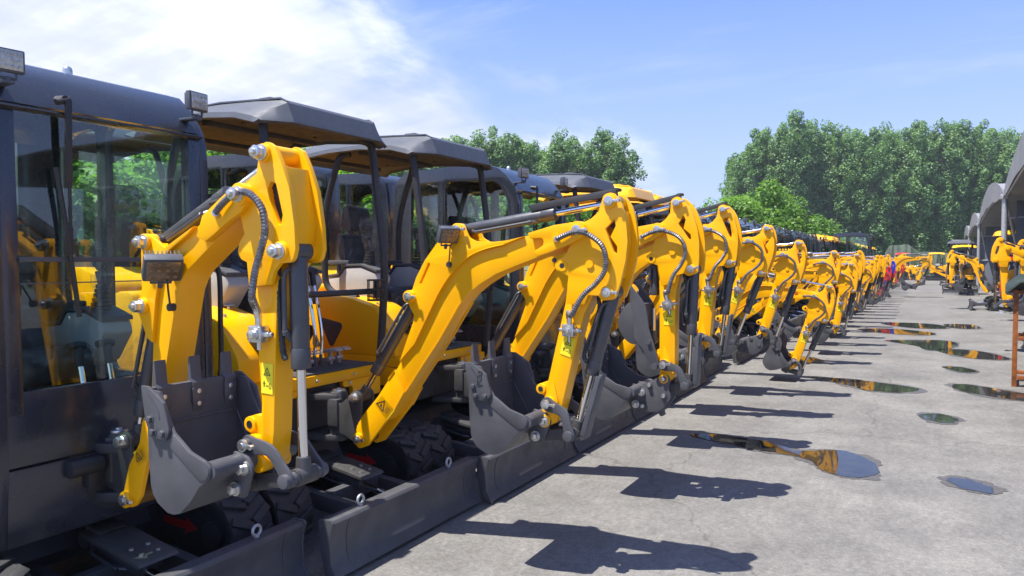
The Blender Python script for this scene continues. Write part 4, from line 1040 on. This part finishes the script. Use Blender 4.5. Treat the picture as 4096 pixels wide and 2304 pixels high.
PUD = [[(-1.84, 6.74), (-1.53, 6.88), (-1.15, 6.78), (-.90, 6.62), (-.62, 6.78), (-.36, 6.62), (-.27, 6.20), (-.42, 6.02), (-.62, 6.08), (-.86, 6.42), (-1.2, 6.48), (-1.55, 6.58)],
       [(-1.35, 10.95), (-.95, 10.95), (-.5, 10.85), (-.02, 10.55), (-.15, 10.2), (-.55, 10.12), (-.82, 10.42), (-1.15, 10.7)],
       [(-.60, 16.6), (-.1, 17.0), (.45, 17.1), (.62, 16.5), (.40, 15.5), (.12, 15.2), (-.1, 15.9)], [(.25, 15.3), (.7, 15.6), (1.15, 15.0), (1.25, 14.4), (.8, 14.25), (.45, 14.7)],
       [(.36, 11.15), (.62, 11.2), (1.05, 10.85), (1.5, 10.7), (1.55, 10.3), (1.05, 10.2), (.62, 10.45), (.42, 10.75)],
       [(.0, 8.75), (.16, 8.92), (.33, 8.72), (.30, 8.5), (.12, 8.52)], [(.20, 6.28), (.33, 6.36), (.46, 6.2), (.42, 6.04), (.26, 6.1)],
       [(-.9, 21.0), (-.3, 21.6), (.4, 21.2), (.5, 20.2), (-.2, 20.0)], [(-1.3, 19.0), (-.7, 19.5), (.1, 19.1), (.2, 18.3), (-.6, 18.2)], [(.5, 21.5), (1.1, 21.7), (1.2, 20.6), (.7, 20.4)], [(.3, 12.9), (.55, 13.0), (.72, 12.6), (.5, 12.45)],
       [(-2.2, 13.0), (-1.6, 13.1), (-1.35, 12.6), (-1.8, 12.3)]]
for i, p in enumerate(PUD):
    structure('puddle', ('puddle', i), lambda m, p=p, i=i: sheet(m, blob(p, i, .012), .006), 'water')
    c = Vector((sum(q[0] for q in p) / len(p), sum(q[1] for q in p) / len(p)))
    g = [(q[0] + (Vector(q) - c).normalized().x * .04, q[1] + (Vector(q) - c).normalized().y * .07) for q in p]
    structure('damp_rim', ('damp', i), lambda m, g=g, i=i: sheet(m, blob(g, i + 50, .022), .003), 'wet')

def grit(mb):
    r_ = random.Random(77); b = bmesh.new()
    for _ in range(420):
        x = r_.uniform(-2.4, 2.2); y = 2.2 + 16 * r_.random() ** 1.6; s_ = .003 + .011 * r_.random() ** 3
        vs = [b.verts.new((x + s_ * math.cos(a * 1.257 + x) * r_.uniform(.6, 1.2), y + s_ * math.sin(a * 1.257 + x) * r_.uniform(.6, 1.2), .0005)) for a in range(5)]; t = b.verts.new((x, y, s_ * .7))
        for a in range(5): b.faces.new((vs[a], vs[(a + 1) % 5], t))
    mb.merge(b)
g = part('loose_grit', 'grit', grit, 'bark'); g['kind'] = 'stuff'
# ------------------------------------------------------------------ tents on the right
def tx(y): return 2.13 + .024 * (y - 26.7)
def tent(i, y0, y1, label):
    H, PK = 3.6, 1.0; x0, x1 = tx(y0), tx(y1)
    t = thing('storage_tent', label, 'tent', (x0, y0, 0), 0, 'grey arched tents on the right')
    Lx = 16; W = y1 - y0; dx = x1 - x0; n = 20
    def arch(u, inset=0): return (u * dx, u * W, H + PK * math.sin(math.pi * u) ** .8)
    def roof(mb):
        rows = []
        for k in range(9):
            X = Lx * k / 8; rr_ = random.Random(i * 10 + k)
            rows.append([(arch(u / n)[0] + X, arch(u / n)[1], arch(u / n)[2] - .06 * math.sin(math.pi * k) - (0.05 if k % 2 else 0)) for u in range(n + 1)])
        mb.grid(rows, .03)
        rows = [[(arch(u / n)[0] - .05, arch(u / n)[1], arch(u / n)[2] + .04) for u in range(n + 1)], [(arch(u / n)[0] - .06, arch(u / n)[1], H - .12 + .30 * math.sin(math.pi * u / n) + .03 * math.sin(u * 1.3)) for u in range(n + 1)]]
        mb.grid(rows, .02)
    part('tent_roof', ('troof', i), roof, 'tent', t)
    def frame(mb):
        mb.tube([(arch(u / n)[0] + .05, arch(u / n)[1], H - .02 + .30 * math.sin(math.pi * u / n)) for u in range(n + 1)], .05, 8)
        for z in (2.9, 1.6): mb.tube([(.1, .1, z), (3.0, .1, z)], .03, 6)
        mb.tube([(0.1, W * .02, 3.3), (.9, W * .10, .0)], .04, 6); mb.tube([(3.0, .1, 0), (3.0, .1, 3.4)], .05, 8)
    part('tent_frame', ('tframe', i), frame, 'galv', t)
    part('tent_post', ('tpost', i), lambda m: (m.cyl((0, 0, 0), (0, 0, H), .085, 14), m.box((0, 0, .01), (.35, .35, .02), .003), m.box((0, 0, H - .08), (.24, .24, .14), .01)), 'galv', t)
    def curt(mb):
        rows = []
        for k in range(7):
            z = .15 + (H - .2) * k / 6
            rows.append([(3.1 + .12 * math.sin(u * 1.9 + k * .5) + .05 * math.sin(u * 5), W * u / 40, z + (PK * .8 * math.sin(math.pi * u / 40) if k == 6 else 0)) for u in range(41)])
        mb.grid(rows, .01)
        rows = [[(.3 + 2.8 * u / 14, .12 + .06 * math.sin(u * 1.7 + k), .1 + (H - .3) * k / 5) for u in range(15)] for k in range(6)]
        mb.grid(rows, .01)
    part('tent_curtain', ('tcurt', i), curt, 'curtain', t)
tent(0, 6.7, 26.7, 'closest grey arched tent, rising out of the right edge')
tent(1, 26.7, 47, 'grey arched tent next to the closest one, behind the upright yellow sticks')
tent(2, 47, 67.3, 'third grey arched tent towards the trees')
tent(3, 67.3, 86, 'smallest and farthest grey arched tent at the tree line')

# ------------------------------------------------------------------ rack at the right edge
t = thing('steel_rack', 'rusty brown steel rack at the right edge under a green tarpaulin', 'rack', (1.05, 11.36, 0), R(-5))
for (px, py) in ((0, 0), (1.5, 0), (0, .55), (1.5, .55)):
    part('leg', ('rackleg', px, py), lambda m: m.box((px, py, .62), (.055, .055, 1.24), .004), 'rust', t)
part('rail', 'rackrails', lambda m: [m.box((.75, yy, z), (1.44, .05, .05), .004) for yy in (0, .55) for z in (.12, .62, 1.21)] and [m.box((xx, .275, z), (.05, .50, .05), .004) for xx in (0, 1.5) for z in (.12, 1.21)], 'rust', t)
def tarp_top(mb):
    r_ = random.Random(4); rows = []
    for a in range(13):
        rows.append([(-.12 + a * .155, -.12 + b_ * .082, 1.30 + .09 * math.sin(a * 1.1) * math.cos(b_ * .9) + r_.uniform(-.02, .02) + (.05 if 2 < b_ < 8 else -.02) - (.06 if a == 0 else 0)) for b_ in range(11)])
    mb.grid(rows, .02); mb.box((.75, .28, 1.27), (1.2, .45, .05), .01)
tag(part('tarpaulin', 'racktarp', tarp_top, 'tarp_dark', None, Matrix.Translation((1.05, 11.36, 0)) @ Matrix.Rotation(R(-5), 4, 'Z')), 'dark green folded tarpaulin lying over the rusty rack', 'tarpaulin')

# ------------------------------------------------------------------ covered machines at the far end
def covered(seed, L, W, prof):
    def f(mb):
        r_ = random.Random(seed); rows = []; n = 26; m = 14
        for a in range(n + 1):
            u = a / n; hgt = 0
            for k in range(len(prof) - 1):
                if prof[k][0] <= u <= prof[k + 1][0]: hgt = prof[k][1] + (prof[k + 1][1] - prof[k][1]) * (u - prof[k][0]) / (prof[k + 1][0] - prof[k][0])
            row = []
            for b_ in range(m + 1):
                v = b_ / m * 2 - 1; e = 1 - abs(v) ** 5
                z = hgt * min(1, e * 1.4); wob = .07 * math.sin(a * 2.1 + b_) + r_.uniform(-.05, .05)
                row.append((u * L + wob * (1 - e), v * W / 2 * (1 + .06 * math.sin(a * 1.7)) + wob * .6, max(.02, z + wob * .5 * (z > .1))))
            rows.append(row)
        mb.grid(rows)
    return f
CG = 'machines covered with green tarpaulins'
o = tag(part('covered_machine', 'cov1', covered(1, 3.4, 2.6, [(0, 0), (.03, 2.2), (.12, 2.85), (.55, 2.95), (.75, 2.4), (.97, 2.1), (1, 0)]), 'tarp', None, Matrix.Translation((-3.0, 73.2, 0))), 'taller tarpaulin covered machine, on the left at the end of the aisle', 'covered machine', CG)
o = tag(part('covered_machine', 'cov2', covered(2, 2.9, 2.4, [(0, 0), (.03, 2.1), (.3, 2.3), (.7, 2.25), (.96, 2.15), (1, 0)]), 'tarp', None, Matrix.Translation((-.75, 71.6, 0))), 'lower flat topped tarpaulin covered machine behind the yellow roofed one', 'covered machine', CG)

# ------------------------------------------------------------------ fence behind the left row
fx = -8.4
fn = thing('mesh_fence', 'green wire mesh fence behind the left row of machines', 'fence', (fx, 0, 0))
def fpanel(mb):
    L = 2.46
    for k in range(25): mb.tube([(0, .02 + L * k / 24, .06), (0, .02 + L * k / 24, 1.82)], .003, 4)
    for z in (.08, .34, .60, .86, 1.12, 1.38, 1.60, 1.80): mb.tube([(.004, .02, z), (.004, .02 + L, z)], .0035, 4)
for k in range(-1, 14):
    part('mesh_panel', 'fpanel', fpanel, 'green_wire', fn, Matrix.Translation((0, k * 2.5, 0)))
    part('fence_post', 'fpost', lambda m: (m.cyl((0, 0, 0), (0, 0, 1.95), .028, 10), m.ball((0, 0, 1.95), .03, 1)), 'green_wire', fn, Matrix.Translation((0, k * 2.5, 0)))

# ------------------------------------------------------------------ trees
def leaves(name, clumps, n, size, seed, mat, up=.5):
    r_ = random.Random(seed); V = []; F = []
    for c, rad, k in clumps:
        for _ in range(int(n * k)):
            while True:
                d = Vector((r_.uniform(-1, 1), r_.uniform(-1, 1), r_.uniform(-1, 1)))
                if .02 < d.length < 1: break
            d = d.normalized() * d.length ** .45
            p = c + Vector((d.x * rad, d.y * rad, d.z * rad * 1.15))
            nr = (d * .7 + Vector((r_.gauss(0, .45), r_.gauss(0, .45), up + r_.gauss(0, .4)))).normalized()
            a = nr.orthogonal().normalized(); a.rotate(Matrix.Rotation(r_.uniform(0, 6.28), 3, nr)); b_ = nr.cross(a)
            s_ = size * r_.uniform(.6, 1.25); i = len(V)
            V += [p - a * s_ * .5, p + b_ * s_ * .42, p + a * s_ * .5 + nr * s_ * .12, p - b_ * s_ * .42]
            F.append((i, i + 1, i + 2, i + 3))
    me = bpy.data.meshes.new(name); me.from_pydata(V, [], F); me.materials.append(MATS[mat]); return me
def poplar_meshes(seed):
    r_ = random.Random(seed); H = 15; cl = []
    stems = [(0, 0, 1.0)] + [(r_.uniform(-1.3, 1.3), r_.uniform(-1.3, 1.3), r_.uniform(.86, .99)) for _ in range(5)]
    for sx, sy, sh in stems:
        for k in range(26):
            u = .10 + .90 * k / 25; e = (1.55 if sx == 0 and sy == 0 else 1.15) * (math.sin(math.pi * min(1, u * .80 + .16)) ** .62) + .22
            a = r_.uniform(0, 6.28); q = r_.uniform(.25, 1) * e
            if u > .95: q *= .55
            cl.append((Vector((sx * min(1, u * 1.6) + q * math.cos(a), sy * min(1, u * 1.6) + q * math.sin(a), H * sh * u)), r_.uniform(.38, .72) * (1.0 if u < .93 else .85), r_.uniform(.6, 1.2)))
    crown = leaves('poplar_crown', cl, 140, .19, seed, 'leaf_poplar')
    mb = MB()
    mb.tube([(0, 0, 0), (.04, .02, 3), (-.03, .05, 7), (0, 0, 13)], .17, 8, rf=lambda i: (1, .8, .5, .1)[i])
    for k in range(18):
        z = r_.uniform(1.2, 11); a = r_.uniform(0, 6.28); L = r_.uniform(1, 2)
        mb.tube([(0, 0, z), (L * .5 * math.cos(a), L * .5 * math.sin(a), z + L * .7), (L * .8 * math.cos(a), L * .8 * math.sin(a), z + L * 1.5)], .045, 5, rf=lambda i: (1, .7, .3)[i])
    return crown, mb.build(['bark'])
def young_meshes(seed):
    r_ = random.Random(seed); H = 3.4; cl = []
    for k in range(52):
        u = r_.uniform(.12, 1); e = 1.25 * math.sin(math.pi * min(1, u * .72 + .22)) ** .7
        a = r_.uniform(0, 6.28); q = math.sqrt(r_.random()) * e
        cl.append((Vector((q * math.cos(a), q * math.sin(a), .35 + (H - .4) * u)), r_.uniform(.26, .46), r_.uniform(.5, 1.2)))
    crown = leaves('young_crown', cl, 215, .115, seed, 'leaf_young', .75)
    mb = MB()
    mb.tube([(0, 0, 0), (.03, .02, .8), (-.02, .04, 1.8), (0, 0, 3.0)], .05, 7, rf=lambda i: (1, .8, .5, .2)[i])
    for k in range(14):
        z = r_.uniform(.5, 2.6); a = r_.uniform(0, 6.28); L = r_.uniform(.5, 1.0)
        mb.tube([(0, 0, z), (L * .5 * math.cos(a), L * .5 * math.sin(a), z + L * .5), (L * math.cos(a), L * math.sin(a), z + L * .8)], .018, 5, rf=lambda i: (1, .7, .3)[i])
    return crown, mb.build(['bark'])
POP = [poplar_meshes(100 + k) for k in range(5)]
YNG = [young_meshes(200 + k) for k in range(4)]
def tree(kind, label, meshes, x, y, sc, rz, group, sz=None):
    t = thing(kind, label, 'tree', (x, y, 0), rz, group); t.scale = (sc, sc, sz or sc)
    for n_, me in (('crown', meshes[0]), ('trunk', meshes[1])):
        o = bpy.data.objects.new(n_, me); COL.objects.link(o); o.parent = t
ct, sn = math.cos(R(29.02)), math.sin(R(29.02))
def FR(f, r_): return (r_ * ct - f * sn, r_ * sn + f * ct)
tr = random.Random(21)
PG1 = 'poplars behind the left row'; PG2 = 'poplars of the tall belt on the right'
for row in range(3):
    k = 0; r_ = -27 + row * .8
    while r_ < 11.8 - row * 1.5:
        x, y = FR(67 + row * 4 + tr.uniform(-1, 1), r_)
        hh = 12.7 + tr.uniform(-.9, .7) + (0 if r_ > -6 else -.3)
        tree('poplar_tree', 'green poplar in the belt behind the left row of machines' if r_ < 9 else ('poplar at the right hand end of the left belt, against open sky' if row == 0 and r_ < 11.9 else 'green poplar in the belt behind the left row of machines'), POP[tr.randrange(5)], x, y, 1.05, tr.uniform(0, 6.28), PG1, hh / 15)
        r_ += tr.uniform(1.6, 2.3); k += 1
for row in range(3):
    r_ = 26.5 + row * .9
    while r_ < 66:
        x, y = FR(84 + row * 4 + tr.uniform(-1, 1), r_)
        hh = 16.8 + tr.uniform(-1.2, 1.0) - (2.2 if r_ < 28.5 else 0)
        tree('poplar_tree', 'tall green poplar in the belt on the right', POP[tr.randrange(5)], x, y, 1.16, tr.uniform(0, 6.28), PG2, hh / 15)
        r_ += tr.uniform(1.9, 2.7)
for k in range(9):   # low far trees in the gap
    x, y = FR(110 + tr.uniform(-4, 4), 20 + k * 2.4)
    tree('poplar_tree', 'low distant poplar in the gap between the two belts', POP[tr.randrange(5)], x, y, .8, tr.uniform(0, 6.28), 'distant poplars in the gap', .62 + tr.uniform(-.05, .05))
for row in range(4):
    y = -1.0 + row * .3
    while y < 26:
        tree('young_tree', 'leafy light green young tree along the mesh fence', YNG[tr.randrange(4)], -9.6 - row * 1.2 + tr.uniform(-.3, .3), y, (.80 if y < 2.5 else (.95 if y < 4.2 else .94)) + tr.uniform(-.05, .05), tr.uniform(0, 6.28), 'young trees along the mesh fence')
        y += tr.uniform(1.0, 1.35)
for k, (x, y, s_) in enumerate(((-6.6, 36.5, 1.45), (-5.6, 38.5, 1.25), (-7.8, 37.0, 1.3), (-7.2, 33.5, 1.2), (-4.6, 41.0, 1.05), (-8.6, 35, 1.2), (-5.4, 44, 1.0), (-3.9, 46, .85))):
    tree('young_tree', 'bright green bushy tree in the gap right of the left poplars', YNG[k % 4], x, y, s_, k * 1.3, 'bright bushy trees in the gap')

# ------------------------------------------------------------------ light, sky, camera
el, az = R(67.3), R(220.2)
sd = Vector((math.sin(az) * math.cos(el), math.cos(az) * math.cos(el), math.sin(el)))
su = bpy.data.lights.new('sun', 'SUN'); su.energy = 5.0; su.angle = R(.53); su.color = (1, .95, .87)
so = bpy.data.objects.new('sun', su); COL.objects.link(so); so.rotation_euler = sd.to_track_quat('Z', 'Y').to_euler(); so.location = (0, -10, 30)
W = bpy.data.worlds.new('World'); S.world = W; W.use_nodes = True
N = W.node_tree.nodes; L = W.node_tree.links; bg = N['Background']
sk = N.new('ShaderNodeTexSky'); sk.sky_type = 'NISHITA'; sk.sun_disc = False; sk.sun_elevation = el; sk.sun_rotation = az
sk.air_density = 1.0; sk.dust_density = .6; sk.ozone_density = 2.5
tc = N.new('ShaderNodeTexCoord'); sp = N.new('ShaderNodeSeparateXYZ'); L.new(tc.outputs['Generated'], sp.inputs[0])
def M(op, a, b=None, clamp=False):
    m = N.new('ShaderNodeMath'); m.operation = op; m.use_clamp = clamp
    for i, v in enumerate((a, b)):
        if v is None: continue
        if isinstance(v, (int, float)): m.inputs[i].default_value = v
        else: L.new(v, m.inputs[i])
    return m.outputs[0]
den = M('ADD', M('MAXIMUM', sp.outputs['Z'], 0), .18)
u = M('DIVIDE', sp.outputs['X'], den); v = M('DIVIDE', sp.outputs['Y'], den)
cv = N.new('ShaderNodeCombineXYZ'); L.new(u, cv.inputs[0]); L.new(v, cv.inputs[1])
mp = N.new('ShaderNodeMapping'); mp.inputs['Rotation'].default_value = (0, 0, R(20)); mp.inputs['Scale'].default_value = (1.0, .55, 1); L.new(cv.outputs[0], mp.inputs[0])
n1 = noise(N, L, mp.outputs[0], 1.5, 8, .60); n2 = noise(N, L, mp.outputs[0], .55, 3, .5)
mp2 = N.new('ShaderNodeMapping'); mp2.inputs['Rotation'].default_value = (0, 0, R(60)); mp2.inputs['Scale'].default_value = (.6, 2.4, 1); L.new(cv.outputs[0], mp2.inputs[0])
n3 = noise(N, L, mp2.outputs[0], 1.3, 8, .62)
# the big bank lies to the left of the view: direction mask in the cloud plane
side = M('ADD', M('MULTIPLY', u, -1.0), M('ADD', M('MULTIPLY', v, 0.0), (-1.0)))
mask = M('ADD', M('MULTIPLY', side, 1.3), M('MULTIPLY', M('SUBTRACT', n1, .5), 1.9), False)
mask = M('ADD', mask, M('MULTIPLY', M('SUBTRACT', n2, .5), .8))
bank = ramp(N, L, mask, [(.22, (0, 0, 0)), (.38, (.20,) * 3), (.60, (.74,) * 3), (1.0, (.97,) * 3)])
thin = ramp(N, L, n3, [(.48, (0, 0, 0)), (.78, (.50,) * 3)])
thin = M('MULTIPLY', thin, M('MULTIPLY', M('SUBTRACT', sp.outputs['Z'], .12), 5, True))
cl = M('MAXIMUM', bank, thin)
low = M('MULTIPLY', M('SUBTRACT', 1, M('MULTIPLY', sp.outputs['Z'], 2.6), True), .75)
shade = ramp(N, L, M('ADD', M('MULTIPLY', n1, .55), M('MULTIPLY', n3, .45)), [(.38, (2.2, 2.5, 3.8)), (.49, (3.0, 3.2, 4.1)), (.60, (4.4, 4.5, 4.75))])
tint = mixc(N, L, 1.0, sk.outputs[0], (.50, .595, .86), 'MULTIPLY')
tint = mixc(N, L, low, tint, (2.1, 2.25, 3.6))
col = mixc(N, L, cl, tint, shade)
L.new(col, bg.inputs[0]); bg.inputs[1].default_value = .15
# thin summer haze in the air of the yard
hm = bpy.data.materials.new('haze'); hm.use_nodes = True; hn = hm.node_tree; hn.nodes.clear()
ho = hn.nodes.new('ShaderNodeOutputMaterial'); hv = hn.nodes.new('ShaderNodeVolumePrincipled')
hv.inputs['Color'].default_value = (.86, .92, 1, 1); hv.inputs['Density'].default_value = .0007; hv.inputs['Anisotropy'].default_value = .3
hn.links.new(hv.outputs[0], ho.inputs['Volume']); MATS['haze'] = hm
hz = part('haze', 'haze', lambda m: m.box((-15, 75, 14), (260, 210, 30), 0), 'haze'); hz['kind'] = 'stuff'
cam = bpy.data.cameras.new('camera'); co = bpy.data.objects.new('camera', cam); COL.objects.link(co); S.camera = co
cam.sensor_width = 36; cam.lens = 2960 / 4096 * 36; cam.clip_start = .05; cam.clip_end = 3000
co.location = (0, 0, 1.62); co.rotation_euler = (R(90 - 2.167), 0, R(29.02))
S.view_settings.view_transform = 'Standard'; S.view_settings.look = 'None'; S.view_settings.exposure = .96; S.view_settings.gamma = 1
S.cycles.max_bounces = 10; S.cycles.transparent_max_bounces = 24; S.cycles.glossy_bounces = 4; S.cycles.diffuse_bounces = 3
S.cycles.use_denoising = True
